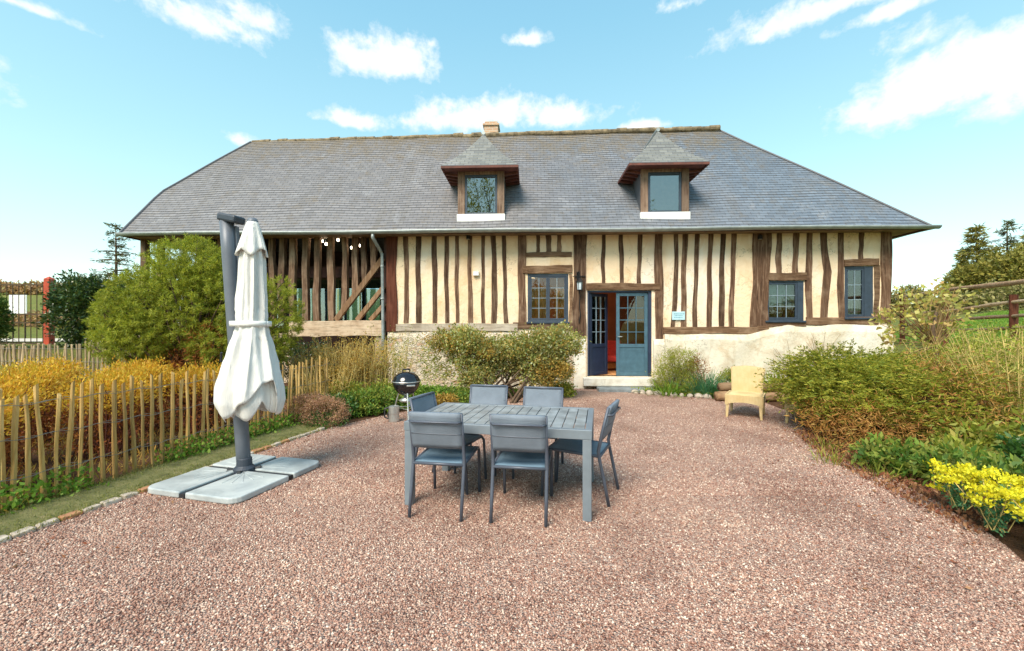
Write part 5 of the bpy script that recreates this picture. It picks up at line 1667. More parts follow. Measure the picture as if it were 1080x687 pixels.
# --- leafy bush builder
def bush(name, label, cat, base, blobs, nclump, per, spread, L, Wd, mat, stem=bark, nst=26, r0=.02, group=None, up=.3, lo=.5, rnd=.8, extra=None, sspread=.12, zmin=None, r1=.004):
    o = plant(name, label, cat, Vector(base), group)
    P, D, Pc = clump_cloud(blobs, nclump, per, spread, lo, 1.05, up, rnd, zmin)
    L_ = rng.uniform(L[0], L[1], len(P))
    put_f('leaves', leaves(P, D, L_, L_ * Wd, .2), mat, o)
    if nst:
        tips = [Vector(p) for p in Pc[rng.choice(len(Pc), nst)]]
        put_s('stems', stems_mb(base, tips, r0, r1, .3, sspread), stem, o)
    return o
def gb(px, d, dz=0):
    p = atg(px, d); return (p.x, p.y, p.z + dz)
b0 = gb(86, 14); x, y, z = b0
bush('laurel_bush', 'dark glossy laurel bush right of the red gate post', 'bush', b0, [(x, y, z + 1.1, .85, .7, 1.0), (x + .45, y, z + 1.5, .7, .6, .7), (x - .3, y, z + 1.75, .5, .5, .65), (x + 1.4, y + .3, z + 1.2, .9, .7, 1.1)], 900, 20, .09, (.08, .15), .42, F_laurel, nst=20)
b0 = gb(-24, 12.3); x, y, z = b0
bush('gateside_bush', 'green bush at the left edge of the view before the iron gate', 'bush', b0, [(x, y, z + .9, .58, .6, .9), (x + .1, y, z + 1.3, .4, .4, .5)], 380, 20, .08, (.06, .12), .45, foliage_mat('mid_green_leaves', [(.05, .11, .025), (.10, .17, .03), (.22, .24, .05)], .3), nst=14)

# --- golden shrubs behind the fence
golds = [(-5.05, 3.9, .80), (-5.75, 4.7, .85), (-5.0, 5.25, .82), (-6.5, 5.7, .88), (-5.5, 6.2, .86), (-4.75, 6.5, .82), (-7.3, 6.7, .9), (-6.2, 7.1, .85)]
glab = ['closest to the camera at the left edge', 'at the left edge just behind the nearest one', 'directly behind the middle of the picket fence', 'at the left edge behind two others', 'in the middle of the golden clump', 'nearest the parasol mast', 'at the back by the low weathered fence', 'at the foot of the big pine']
for i, ((x, y, hh), lb) in enumerate(zip(golds, glab)):
    z = hz(x, y)
    o = plant('golden_shrub', 'golden-leaved shrub with dark red stems ' + lb, 'shrub', Vector((x, y, z)), 'golden shrubs behind the picket fence')
    bl = [(x, y, z + hh * .92, .52, .48, .22), (x + .2, y - .1, z + hh * .98, .34, .3, .2), (x - .25, y + .15, z + hh * .9, .34, .3, .2)]
    P, D, Pc = clump_cloud(bl, 330, 12, .045, .2, 1.05, .9, .6)
    L_ = rng.uniform(.028, .055, len(P))
    put_f('leaves', leaves(P, D, L_, L_ * .40), F_gold, o)
    bl2 = [(x, y, z + hh * .45, .5, .45, .40)]
    P2, D2, _ = clump_cloud(bl2, 170, 10, .05, .2, 1.0, .3, .8)
    L_ = rng.uniform(.03, .055, len(P2))
    put_f('inner_leaves', leaves(P2, D2, L_, L_ * .45), F_goldred, o)
    put_s('stems', stems_mb((x, y, z), [Vector(p) for p in Pc[rng.choice(len(Pc), 70)]], .007, .003, .12, .26, 4, 4), barkred, o)
# --- clipped shrub in front of the wall
b0 = (-.42, 9.35, 0.0)
hb_ = []
for k in range(52):
    u = random.random(); x = -1.5 + 2.75 * u
    top = 1.50 + .06 * math.sin(u * 9)
    zc = random.uniform(.52, top - .20) if u > .22 else random.uniform(.90, top - .16)
    hb_.append((x, 9.35 + random.uniform(-.25, .2), zc, random.uniform(.24, .38), random.uniform(.24, .34), random.uniform(.18, .27)))
hb_ += [(-1.05, 9.25, .6, .42, .3, .3), (.45, 9.2, .58, .35, .28, .26), (1.05, 9.35, .62, .25, .25, .25), (.85, 9.2, .85, .3, .25, .3), (-.35, 9.3, .75, .22, .2, .2)]
o = bush('clipped_shrub', 'broad clipped shrub with mottled green and orange leaves under the window', 'shrub', b0, hb_,
     2100, 20, .055, (.04, .075), .56, F_hedge, nst=24, r0=.032, sspread=.55, zmin=.26, r1=.006, lo=.5)
P, D, _ = clump_cloud([(-1.45, 9.25, 1.30, .42, .3, .2), (-.55, 8.98, 1.1, .2, .15, .2), (.85, 9.1, .66, .42, .3, .32), (.2, 9.5, .62, .3, .2, .25)], 210, 18, .05, .3, 1.0, .3, .8)
L_ = rng.uniform(.035, .065, len(P)); put_f('orange_leaves', leaves(P, D, L_, L_ * .5), F_hedgeor, o)
P, D, _ = clump_cloud([(-1.75, 9.5, .75, .35, .25, .5)], 90, 14, .06, .2, 1.0, .3, .8)
L_ = rng.uniform(.03, .055, len(P)); put_f('thin_leaves', leaves(P, D, L_, L_ * .5), F_lime, o)

# --- spreading evergreen on the right
b0 = (5.15, 6.2, hz(5.15, 6.2))
o = plant('spreading_evergreen', 'low wide spreading evergreen shrub with feathery sprays on the right bank', 'shrub', Vector(b0))
bl = [(4.72, 6.45, .66, .46, .5, .44), (4.88, 6.7, .80, .6, .5, .42), (5.15, 6.6, .76, 1.10, .8, .46), (5.85, 6.4, .74, .9, .8, .36), (4.95, 5.8, .68, .80, .6, .40), (5.5, 5.5, .62, .75, .6, .36), (4.72, 6.2, .58, .46, .5, .36)]
Pc, Dc = blob_pts(bl, 3400, .5, 1.06)
Dc = nrm(Dc * np.array([1, 1, .35]) + rng.normal(0, .4, Dc.shape) + np.array([-.15, -.25, .22]))
per = 26
P = np.repeat(Pc, per, 0); ax = np.repeat(Dc, per, 0)
tt = rng.random(len(P)) * .30
sidev = np.repeat(nrm(np.cross(Dc, np.array([0, 0, 1.0]))), per, 0) * rng.choice([-1, 1], len(P))[:, None]
P = P + ax * (tt - .1)[:, None] + np.array([0, 0, -1])[None] * (tt ** 2 * .5)[:, None]
D = ax * .6 + sidev * .8 + rng.normal(0, .25, P.shape)
L_ = rng.uniform(.025, .05, len(P)) * 1.2
put_f('sprays', leaves(P, D, L_, L_ * .28), F_yew, o)
dry = [(4.30, 5.75, .26, .35, .35, .18), (4.45, 5.2, .28, .5, .3, .2), (4.75, 5.45, .42, .75, .35, .22), (5.3, 4.95, .42, .6, .3, .22), (4.5, 6.0, .40, .4, .4, .2), (6.1, 6.0, 1.02, .6, .5, .16), (5.6, 5.3, .85, .6, .4, .2)]
P, D, Pd = clump_cloud(dry, 560, 14, .10, .2, 1.0, -.1, .8)
L_ = rng.uniform(.04, .09, len(P)); put_f('dry_sprays', leaves(P, D, L_, L_ * .16), F_yewdry, o)
put_s('branches', stems_mb(b0, [Vector(p) for p in Pc[rng.choice(len(Pc), 90)]] + [Vector(p) for p in Pd[rng.choice(len(Pd), 70)]], .022, .004, .3, .35), simple('brown_evergreen_branch', (.17, .08, .04), .9, 0, .3, 9), o)

# --- bank planting: many-leaved ground plants
def rosette(name, label, cat, base, n, L, Wd, mat, spread=.14, up=1.1, hgt=.0, group=None, fl=None):
    o = plant(name, label, cat, Vector(base), group)
    x, y, z = base
    P = np.stack([x + rng.normal(0, spread, n), y + rng.normal(0, spread, n), z + rng.random(n) * hgt], 1)
    D = np.stack([P[:, 0] - x, P[:, 1] - y, np.zeros(n)], 1) * 3.2 + rng.normal(0, .35, (n, 3)); D[:, 2] = np.abs(D[:, 2]) + up * rng.uniform(.4, 1.2, n)
    L_ = rng.uniform(L[0], L[1], n)
    # blades that arch: two segments
    D = nrm(D); S = nrm(np.cross(D, np.array([0, 0, 1.0]) + rng.normal(0, .2, (n, 3))))
    k = 4; Vs = []
    w0 = Wd * L_
    prev = P; dirn = D.copy()
    rows = [(P, w0 * .5)]
    for q in range(k):
        prev = prev + dirn * (L_ / k)[:, None]
        dirn = nrm(dirn + np.array([0, 0, -.28]))
        rows.append((prev, w0 * [1, .95, .65, .08][q]))
    for (a, wa), (b_, wb) in zip(rows, rows[1:]):
        Vs.append(np.stack([a - S * (wa / 2)[:, None], a + S * (wa / 2)[:, None], b_ + S * (wb / 2)[:, None], b_ - S * (wb / 2)[:, None]], 1))
    V = np.concatenate(Vs, 1).reshape(-1, 3)          # each blade: 4 quads (disconnected)
    # weld by sharing vertices
    n4 = k
    VV = np.zeros((n, 2 * (k + 1), 3))
    for q, (a, wa) in enumerate(rows):
        VV[:, 2 * q] = a - S * (wa / 2)[:, None]; VV[:, 2 * q + 1] = a + S * (wa / 2)[:, None]
    Q = np.array([[2 * q, 2 * q + 1, 2 * q + 3, 2 * q + 2] for q in range(k)])
    Q = (Q[None] + (np.arange(n) * 2 * (k + 1))[:, None, None]).reshape(-1, 4)
    me = np_mesh('leaves', local(VV.reshape(-1, 3), o), Q)
    link('leaves', me, mat, o)
    return o
def wv(u, v):
    p = tohouse(u, v, 0); return (p.x, p.y, hz(p.x, p.y))
for i, (px, d, n, L, wd, mat, lb, cat, sp) in enumerate([
    (702, 10.0, 130, (.25, .48), .07, F_green, 'bright green strappy clump at the foot of the bush right of the door', 'plant', .16),
    (744, 9.85, 420, (.35, .75), .022, F_blue, 'blue-green grassy tuft between the door bush and the wicker chair', 'grass tuft', .15),
    (757, 9.75, 90, (.2, .4), .06, F_deep, 'short dark green tuft on the bed edge beside the blue-green one', 'plant', .12),
    (778, 10.05, 60, (.35, .65), .06, F_deep, 'dark spiky leaves rising behind the wicker chair back', 'plant', .10),
    (826, 9.7, 190, (.35, .62), .055, F_green, 'fresh green strappy clump behind the log edging', 'plant', .22),
    (846, 9.6, 120, (.3, .55), .055, F_green, 'green strappy clump at the wall next to the spreading evergreen', 'plant', .2)]):
    rosette('strappy_plant', lb, cat, gb(px, d), n, L, wd, mat, sp)
x, y, z = gb(713, 10.25)
bush('door_bush', 'yellow-green feathery bush against the white wall right of the door', 'bush', (x, y, z), [(x, y, z + .55, .46, .38, .52), (x + .15, y, z + .75, .36, .3, .32), (x - .1, y - .1, z + .3, .5, .4, .3)], 520, 22, .05, (.025, .05), .35, F_lime, nst=30, r0=.010)
x, y, z = gb(734, 10.2)
bush('russet_bush', 'thin russet twiggy bush beside the feathery door bush', 'bush', (x, y, z), [(x, y, z + .5, .25, .25, .42)], 120, 14, .05, (.025, .05), .35, F_goldred, stem=twig, nst=40, r0=.007)
x, y, z = gb(772, 10.0)
bush('yellow_shrub', 'small yellowish low shrub just left of the wicker chair', 'shrub', (x, y, z), [(x, y, z + .28, .34, .3, .28)], 160, 18, .05, (.03, .06), .5, F_lime, nst=16, r0=.008)
# bare creeper twigs on the white wall
for px, lb in ((838, 'bare thin twigs climbing the white wall under the square window'), (868, 'bare branching twigs against the white wall under the tall window')):
    u_, z_ = W(px, 375, .36)
    p = tohouse(u_, .36, 0); zg = hz(p.x, p.y)
    o = plant('bare_twigs', lb, 'twigs', Vector((p.x, p.y, zg)))
    tips = [tohouse(u_ + random.uniform(-.55, .55), random.uniform(.30, .38), zg + random.uniform(.5, 1.0)) for k in range(14)]
    put_s('stems', stems_mb((p.x, p.y, zg), tips, .008, .003, .25, .15, 4, 5), twig, o)

# --- hellebore-like plants and greenery on the near right bank
F_mix = foliage_mat('bank_leaves', [(.07, .16, .03), (.14, .25, .04), (.24, .32, .05), (.34, .34, .07), (.10, .19, .05)], .35)
rp_ = [(4.35, 4.25), (4.75, 4.5), (4.55, 3.9), (5.1, 4.1), (4.15, 4.65), (5.2, 4.75), (5.0, 3.7), (4.62, 3.45), (5.5, 3.9), (5.7, 4.5)]
rl = ['deep green broad-leaved plant at the brown drip edge of the spreading evergreen', 'broad-leaved plant behind the yellow flowers, in the middle of the bank', 'broad-leaved plant just above the yellow flowers', 'leafy plant at the right edge above the flowers', 'smallest leafy plant tucked under the evergreen skirt', 'leafy plant among the yellow bare stems', 'leafy plant at the right edge behind the flowers', 'low leafy plant rising among the yellow flowers', 'leafy bank plant at the right edge of the view, upper one', 'leafy bank plant under the yellow bare stems']
for i, ((x, y), lb) in enumerate(zip(rp_, rl)):
    z = hz(x, y); h_ = random.uniform(.24, .38)
    bush('bank_plant', lb, 'plant', (x, y, z), [(x, y, z + h_ * .5, .30, .28, h_ * .5), (x + .12, y - .1, z + h_ * .4, .2, .2, h_ * .35)], 150, 9, .05, (.05, .11), .42, [F_mix, F_lime, F_mix, F_deep][i % 4], stem=twig, nst=22, r0=.006, lo=.3, rnd=1.0, sspread=.2, group='leafy plants on the right bank')
# yellow flowering clumps
fy = [(3.72, 3.62), (3.95, 3.40), (3.58, 3.22), (3.88, 3.02), (3.62, 2.92), (3.52, 2.72), (3.78, 2.62), (4.15, 3.2)]
fyl = ['first yellow flower mound from the evergreen, at the gravel edge', 'yellow flower mound set back from the gravel under the leafy plants', 'yellow flower mound spilling over the gravel edge, second from the evergreen', 'yellow flower mound in the middle of the flower drift', 'yellow flower mound at the gravel edge, third from the evergreen', 'lowest yellow flower mound, nearest the camera at the gravel edge', 'yellow flower mound at the right edge of the view near the bottom', 'yellow flower mound at the right edge of the view, highest on the bank']
for (x, y), lb in zip(fy, fyl):
    x += .07; z = hz(x, y) + .05
    o = plant('yellow_flowers', lb, 'flowers', Vector((x, y, z)), 'yellow flowers along the gravel edge')
    n = 20; heads = np.stack([x + rng.normal(0, .12, n), y + rng.normal(0, .11, n), z + rng.uniform(.16, .34, n)], 1)
    P = np.repeat(heads, 70, 0) + rng.normal(0, 1, (n * 70, 3)) * np.array([.026, .026, .013])
    D = rng.normal(0, .6, P.shape); D[:, 2] += .5
    put_f('flower_heads', leaves(P, D, rng.uniform(.016, .030, len(P)), .020), F_yellow, o)
    P = np.repeat(heads, 26, 0); tq = rng.random(len(P))
    root = np.array([x, y, z]) + rng.normal(0, .03, (n, 3)) * np.array([1, 1, 0]); rr = np.repeat(root, 26, 0)
    P = rr + (P - rr) * tq[:, None]; D = rng.normal(0, 1, P.shape); D[:, 2] += .3
    put_f('leaves', leaves(P, D, rng.uniform(.03, .055, len(P)), .014), F_blue, o)
    put_s('stems', stems_mb((x, y, z), [Vector(h) for h in heads], .004, .003, .15, .05, 4, 3), straw, o)

# --- bare yellow stems right, straw stems left
def canes(name, label, cat, base, n, h, spread, r, mat, lean=.25, group=None, side=2, leafmat=None):
    o = plant(name, label, cat, Vector(base), group)
    x, y, z = base
    mb = MB(); LP = []
    for k in range(n):
        a = random.uniform(0, 2 * math.pi); rr = spread * math.sqrt(random.random())
        p0 = Vector((x + rr * math.cos(a), y + rr * math.sin(a), z))
        hh = h * random.uniform(.55, 1.05)
        d = Vector((math.cos(a) * random.uniform(0, lean) + random.uniform(-.08, .08), math.sin(a) * random.uniform(0, lean), 1)) * hh
        mid = p0 + d * .5 + Vector((random.uniform(-.05, .05), random.uniform(-.05, .05), 0)) * hh
        p1 = p0 + d + Vector((math.cos(a), math.sin(a), 0)) * hh * random.uniform(0, .12)
        pts = [p0 * (1 - u) ** 2 + mid * 2 * u * (1 - u) + p1 * u * u for u in (0, .25, .5, .75, 1)]
        mb.tube(pts, [r, r * .9, r * .75, r * .6, r * .35], 4, cap=False)
        for s_ in range(side):
            q = pts[random.choice((2, 3))]; e = q + Vector((random.uniform(-.3, .3), random.uniform(-.3, .3), random.uniform(.1, .35))) * hh * .45
            mb.tube([q, q.lerp(e, .5) + Vector((0, 0, .01)), e], [r * .6, r * .5, r * .3], 4, cap=False)
            LP += [e, q.lerp(e, .6)]
        LP.append(p1)
    put_s('stems', mb, mat, o)
    if leafmat:
        P = np.repeat(np.array([tuple(p) for p in LP]), 5, 0) + rng.normal(0, .04, (len(LP) * 5, 3))
        put_f('leaves', leaves(P, rng.normal(0, 1, P.shape), rng.uniform(.03, .06, len(P)), .02), leafmat, o)
    return o
for (px, d, n, h, lb) in ((1052, 5.7, 46, 1.05, 'bare yellow-stemmed shrub at the right edge below the rail fence'), (1078, 5.2, 42, 1.15, 'bare yellow-stemmed shrub partly cut by the right edge of the view'), (1022, 6.6, 36, .85, 'bare yellow-stemmed shrub behind the spreading evergreen'), (1050, 7.4, 40, .8, 'bare yellow-stemmed shrub highest on the bank, before the rail fence')):
    canes('yellow_stem_shrub', lb, 'shrub', gb(px, d), n, h, .38, .0065, straw, .45, 'bare yellow-stemmed shrubs on the bank', 3, F_lime)
for (px, d, n, h, lb) in ((330, 8.9, 90, 1.15, 'straw-coloured bare stems below the open bay, nearest the pine'), (360, 8.9, 120, 1.35, 'straw-coloured bare stems under the middle of the bay beam'), (386, 9.1, 100, 1.3, 'straw-coloured bare stems left of the downpipe'), (412, 9.3, 46, 1.5, 'straw-coloured bare stems beside the downpipe foot behind the barbecue'), (345, 8.1, 60, .85, 'low straw-coloured stems rising behind the pinkish heath')):
    canes('straw_stems', lb, 'dry stems', gb(px, d), n, h, .36, .0075, straw, .22, 'straw-coloured stems below the bay', 2, F_hedgeor if px < 400 else F_lime)
# --- left bed perennials
for i, (px, d, r_, h, mat, lb) in enumerate([(352, 7.45, .34, .34, F_deep, 'dark green leafy perennial at the gravel edge beside the pinkish heath'), (378, 7.7, .36, .36, F_mix, 'fresh green perennial mound left of the barbecue canister'), (398, 8.0, .36, .40, F_mix, 'fresh green mound behind the canister'), (365, 8.2, .36, .5, F_lime, 'pale green mound under the straw stems'),
      (452, 8.6, .42, .34, F_green, 'bright green mound right of the barbecue'), (476, 8.75, .40, .30, F_mix, 'bright green mound under the left end of the clipped shrub'), (432, 8.6, .40, .36, F_mix, 'green mound directly behind the barbecue'), (405, 8.7, .36, .42, F_lime, 'yellow-green mound below the downpipe'), (330, 7.2, .34, .30, F_lime, 'yellow-green mound behind the heath next to the fence end'),
      (590, 9.75, .30, .26, F_lime, 'pale green plant in the bed corner left of the door steps'), (468, 8.25, .22, .2, F_hedgeor, 'small orange-brown plant at the gravel edge behind the table')]):
    x, y, z = gb(px, d)
    bush('perennial', lb, 'plant', (x, y, z), [(x, y, z + h * .5, r_, r_ * .8, h * .5)], 130, 16, .05, (.04, .085), .45, mat, nst=10, r0=.006, lo=.3, group='leafy plants in the left bed')
for px, d, r_, lb in ((343, 6.85, .34, 'rounded pinkish heath mound at the gravel edge'), (318, 7.0, .30, 'pinkish heath mound closer to the picket fence'), (331, 7.15, .32, 'pinkish heath mound behind the other two')):
    x, y, z = gb(px, d)
    o = bush('heath', lb, 'heath', (x, y, z), [(x, y, z + .20, r_, r_ * .8, .24)], 260, 22, .03, (.016, .03), .5, F_pink, nst=20, r0=.005, lo=.75, group='pinkish heaths')
    P, D, _ = clump_cloud([(x, y - .05, z + .07, r_ * 1.1, r_ * .9, .12)], 90, 12, .04, .4, 1, .2, .8); L_ = rng.uniform(.02, .045, len(P)); put_f('green_leaves', leaves(P, D, L_, L_ * .5), F_deep, o)
x, y, z = gb(287, 9.6)
bush('dark_bush', 'dark leafless-looking bush in the shade under the bay beam', 'bush', gb(325, 10.1), [(gb(325, 10.1)[0], 10.1, .75, .7, .5, .45)], 200, 14, .06, (.04, .08), .4, F_laurel, nst=40, r0=.01)
# small tree with pale yellow leaves
b0 = gb(986, 8.3); x, y, z = b0
o = plant('young_tree', 'small thin tree with sparse pale yellow leaves at the house corner', 'tree', Vector(b0))
tr = MB(); tr.tube([(x, y, z - .05), (x + .03, y, z + .35), (x - .04, y, z + .8), (x + .03, y, z + 1.15)], [.045, .04, .032, .024], 8); put_s('trunk', tr, bark, o)
bl = [(7.55, 8.3, z + .85, .42, .4, .45), (7.9, 8.3, z + 1.25, .45, .4, .35), (8.4, 8.3, z + 1.15, .45, .4, .40), (7.7, 8.3, z + .45, .35, .3, .3), (8.55, 8.4, z + 1.55, .35, .3, .25)]
P, D, Pc = clump_cloud(bl, 105, 6, .07, .3, 1.05, .2, .9)
L_ = rng.uniform(.06, .125, len(P)); put_f('leaves', leaves(P, D, L_, L_ * .65, .3), F_quince, o)
put_s('branches', stems_mb((x, y, z + .5), [Vector(p) for p in Pc[:70]], .016, .004, .3, .05), twig, o)

# --- grass on the strip and wild greens at the fence foot
n = 22000
t = rng.random(n); w_ = rng.random(n)
yy = .9 + t * 6.0
xi = np.interp(yy, [p[1] for p in strip_in], [p[0] for p in strip_in]); xo = np.interp(yy, [p[1] for p in strip_out], [p[0] for p in strip_out])
P = np.stack([xi + (xo - xi) * (w_ * 1.24 - .09), yy, np.full(n, .015)], 1)
D = rng.normal(0, .55, (n, 3)); D[:, 2] = 1
tag(foliage('strip_grass', leaves(P, D, rng.uniform(.015, .045, n), .006, .3), F_grass), 'short olive grass growing along the strip beside the picket fence', 'grass', kind='stuff')
n = 5200
t = rng.random(n); yy = 2.2 + t * 5.3
xo = np.interp(yy, [p[1] for p in fl], [p[0] for p in fl])
P = np.stack([xo + rng.normal(.04, .10, n), yy, rng.random(n) ** 1.7 * .22], 1)
k = (np.sin(yy * 5.1) + np.sin(yy * 2.3 + 1) > -.5); P = P[k]
D = rng.normal(0, 1, P.shape); D[:, 2] += .6
L_ = rng.uniform(.03, .065, len(P))
tag(foliage('fence_foot_weeds', leaves(P, D, L_, L_ * .55), F_green), 'low green weeds along the foot of the picket fence', 'weeds', kind='stuff')
# ground cover on beds
def cover(name, label, cat, poly, n, L, Wd, mat, zr=.08):
    xs = [p[0] for p in poly]; ys = [p[1] for p in poly]
    P2 = np.stack([rng.uniform(min(xs), max(xs), n * 3), rng.uniform(min(ys), max(ys), n * 3)], 1)
    P2 = P2[in_poly(P2, poly)][:n]
    z = H(P2[:, 0], P2[:, 1]) + rng.random(len(P2)) * zr
    P = np.column_stack([P2, z]); D = rng.normal(0, .7, P.shape); D[:, 2] = np.abs(D[:, 2]) + .4
    L_ = rng.uniform(L[0], L[1], len(P))
    return tag(foliage(name, leaves(P, D, L_, L_ * Wd), mat), label, cat, kind='stuff')
cover('bank_ground_cover', 'mixed yellow-green ground cover over the right bank', 'ground cover', [(3.95, 3.0), (4.3, 2.2), (9.3, 3.0), (12, 8), (11, 10.3), (5.6, 9.6), (5.3, 7.5), (4.3, 5.2)], 30000, (.03, .09), .32, F_lime, .10)
cover('bed_ground_cover', 'green ground cover between the plants in the left bed', 'ground cover', [(-3.2, 7.2), (-2.35, 7.55), (-1.9, 8.2), (-1.2, 8.6), (-.4, 9.35), (1.2, 10.1), (1.2, 10.6), (-6.5, 10.8), (-6, 8.4), (-3.4, 8.2)], 16000, (.03, .07), .45, F_green, .08)
cover('wall_bed_cover', 'low greenery in the bed along the white wall', 'ground cover', [(2.9, 10.4), (3.4, 10.05), (4.4, 9.55), (5.3, 9.3), (8.8, 9.6), (8.8, 10.4), (3, 10.6)], 9000, (.03, .07), .4, F_lime, .08)
cover('rough_grass', 'rough golden grass between the shrubs and the low fence', 'grass', [(-4.2, 3.0), (-5, .9), (-9, 2), (-16, 10), (-15, 13), (-6, 10.4), (-3.7, 8.2)], 26000, (.05, .14), .10, F_hedgeor, .05)
cover('meadow_grass', 'green meadow grass beyond the rail fence', 'grass', [(9.2, 6), (13, 5.5), (30, 14), (34, 30), (11.5, 14)], 42000, (.08, .20), .12, F_green, .02)
# leaf litter and tufts where the evergreen overhangs the gravel
F_litter = foliage_mat('red_brown_litter', [(.20, .06, .035), (.30, .12, .06), (.38, .20, .10), (.14, .05, .03)], .15)
cover('leaf_litter', 'red-brown fallen leaves under the spreading evergreen and over the gravel edge', 'leaf litter', [(3.55, 3.9), (3.75, 5.2), (4.2, 6.4), (4.9, 6.6), (5.2, 5.2), (4.6, 4.2), (4.0, 3.4), (3.5, 3.2)], 5200, (.02, .055), .5, F_litter, .03)
for (x, y, lb) in ((3.72, 4.95, 'pale grass tuft on the gravel at the edge of the evergreen, nearer the wicker chairs'), (3.88, 4.5, 'pale grass tuft on the gravel at the edge of the evergreen, nearer the yellow flowers'), (4.05, 5.5, 'thin grass tuft half under the evergreen on the gravel edge')):
    rosette('grass_tuft', lb, 'grass tuft', (x, y, hz(x, y)), 60, (.10, .24), .04, F_lime, .09, 1.0)
# a few blown leaves and weeds on the gravel
n = 900
y_ = rng.uniform(2.2, 9.5, n); sd = rng.random(n) < .5
xl_ = np.interp(y_, [p[1] for p in outer_l], [p[0] for p in outer_l]); xr_ = np.interp(y_, [p[1] for p in outer_r], [p[0] for p in outer_r])
e_ = np.abs(rng.normal(0, .55, n))
x_ = np.where(sd, xl_ + e_, xr_ - e_); k_ = rng.random(n) < .12; x_ = np.where(k_, rng.uniform(-3, 3.5, n), x_)
P = np.stack([x_, y_, np.full(n, .012)], 1); D = rng.normal(0, 1, (n, 3)); D[:, 2] = np.abs(D[:, 2]) * .25
L_ = rng.uniform(.015, .04, n)
tag(foliage('fallen_leaves', leaves(P, D, L_, L_ * .5, .3), F_litter), 'small brown fallen leaves scattered over the gravel near its edges', 'leaves', kind='stuff')
# edging stones along the beds
M['edgestone'] = simple('pale_edging_stone', (.50, .42, .34), .9, 0, .3, 7, .5, 40)
M['edgebrick'] = simple('orange_edging_brick', (.46, .22, .11), .9, 0, .3, 7, .5, 40)
eo = empty('stone_edging', (0, 0, 0)); tag(eo, 'row of buff stones and orange bricks between the grass strip and the gravel', 'edging')
ep = path_pts([(-4.3, .9)] + strip_in[1:], 40)
for k in range(40):
    a_, b_ = ep[k], ep[k + 1]
    d = (b_ - a_); ang = math.atan2(d.y, d.x)
    mb = MB(); L_ = d.length * random.uniform(.36, .50); w_ = random.uniform(.025, .045)
    bm = bmesh.new(); bmesh.ops.create_cube(bm, size=1)
    for v in bm.verts: v.co = Vector((v.co.x * 2 * L_ * random.uniform(.92, 1.05), v.co.y * 2 * w_ * random.uniform(.8, 1.15), v.co.z * .045 * random.uniform(.7, 1.3)))
    me = bpy.data.meshes.new('edging_stone'); bm.to_mesh(me); bm.free()
    s_ = link('edging_stone', me, M['edgebrick' if (k % 9 in (4, 5)) or random.random() < .12 else 'edgestone'], eo, bevel=.012)
    m_ = (a_ + b_) / 2; s_.location = (m_.x, m_.y, .012); s_.rotation_euler = (random.uniform(-.08, .08), random.uniform(-.05, .05), ang + random.uniform(-.08, .08))
eo2 = empty('bed_edging', (0, 0, 0)); tag(eo2, 'row of rough pale stones edging the flower bed along the white wall', 'edging')
ep = path_pts([(2.85, 10.2), (3.4, 9.92), (4.4, 9.42)], 10)
for k in range(10):
    bm = bmesh.new(); bmesh.ops.create_icosphere(bm, subdivisions=2, radius=1)
    for v in bm.verts: v.co = Vector((v.co.x * .085, v.co.y * .06, v.co.z * .055)) * random.uniform(.88, 1.1)
    me = bpy.data.meshes.new('edging_stone'); bm.to_mesh(me); bm.free()
    p = (ep[k] + ep[k + 1]) / 2; s_ = link('edging_stone', me, M['edgestone'], eo2); s_.location = (p.x, p.y, .03); s_.rotation_euler.z = random.uniform(0, 3); s_.scale = (random.uniform(.8, 1.3),) * 3

# --- trees in the distance
def conifer(label, px, d, py_top, rad, py_base=None, sparse=1.0, mat=F_conif, tiers=16, group=None, L=(.25, .5), tree='conifer_tree', crown0=.12):
    x = (px - 540) / 450 * d; z0 = hz(x, d); zt = CAMH + (345 - py_top) / 450 * d
    o = plant(tree, label, 'tree', Vector((x, d, z0 - .1)), group)
    h = zt - z0
    tr = MB(); tr.tube([(x, d, z0 - .1), (x + .05, d, z0 + h * .5), (x, d, zt - .1)], [h * .018, h * .012, .02], 8); put_s('trunk', tr, bark, o)
    P, D = [], []; br = MB()
    for k in range(tiers):
        t = crown0 + (1 - crown0) * (k + random.random() * .6) / tiers
        rr = rad * (1 - t) ** .8 * random.uniform(.7, 1.15) + .12
        nb = max(3, int(7 * sparse))
        for q in range(nb):
            a = random.uniform(0, 2 * math.pi); r_ = rr * random.uniform(.6, 1.1)
            p0 = Vector((x, d, z0 + h * t)); p1 = p0 + Vector((math.cos(a) * r_, math.sin(a) * r_, r_ * random.uniform(-.30, .12)))
            br.tube([p0, p0.lerp(p1, .5) + Vector((0, 0, .06 * r_)), p1], [.04, .03, .015], 4, cap=False)
            m_ = int(34 * r_ / rad * sparse) + 8
            for w in range(m_):
                u = random.random() ** .7
                c = p0.lerp(p1, u) + Vector((random.gauss(0, .10), random.gauss(0, .10), random.gauss(0, .06) + .03)) * (1 + r_ * .3)
                P.append(tuple(c)); D.append((math.cos(a) * .6 + random.gauss(0, .6), math.sin(a) * .6 + random.gauss(0, .6), random.gauss(-.15, .35)))
    P = np.array(P); D = np.array(D)
    put_s('branches', br, bark, o)
    L_ = rng.uniform(L[0], L[1], len(P)); put_f('needles', leaves(P, D, L_, L_ * .22), mat, o)
    return o
conifer('thin open conifer on the hill behind the left end of the house', 122, 36, 234, 3.1, sparse=.75, mat=F_conif, tiers=15, L=(.18, .40), crown0=.30)
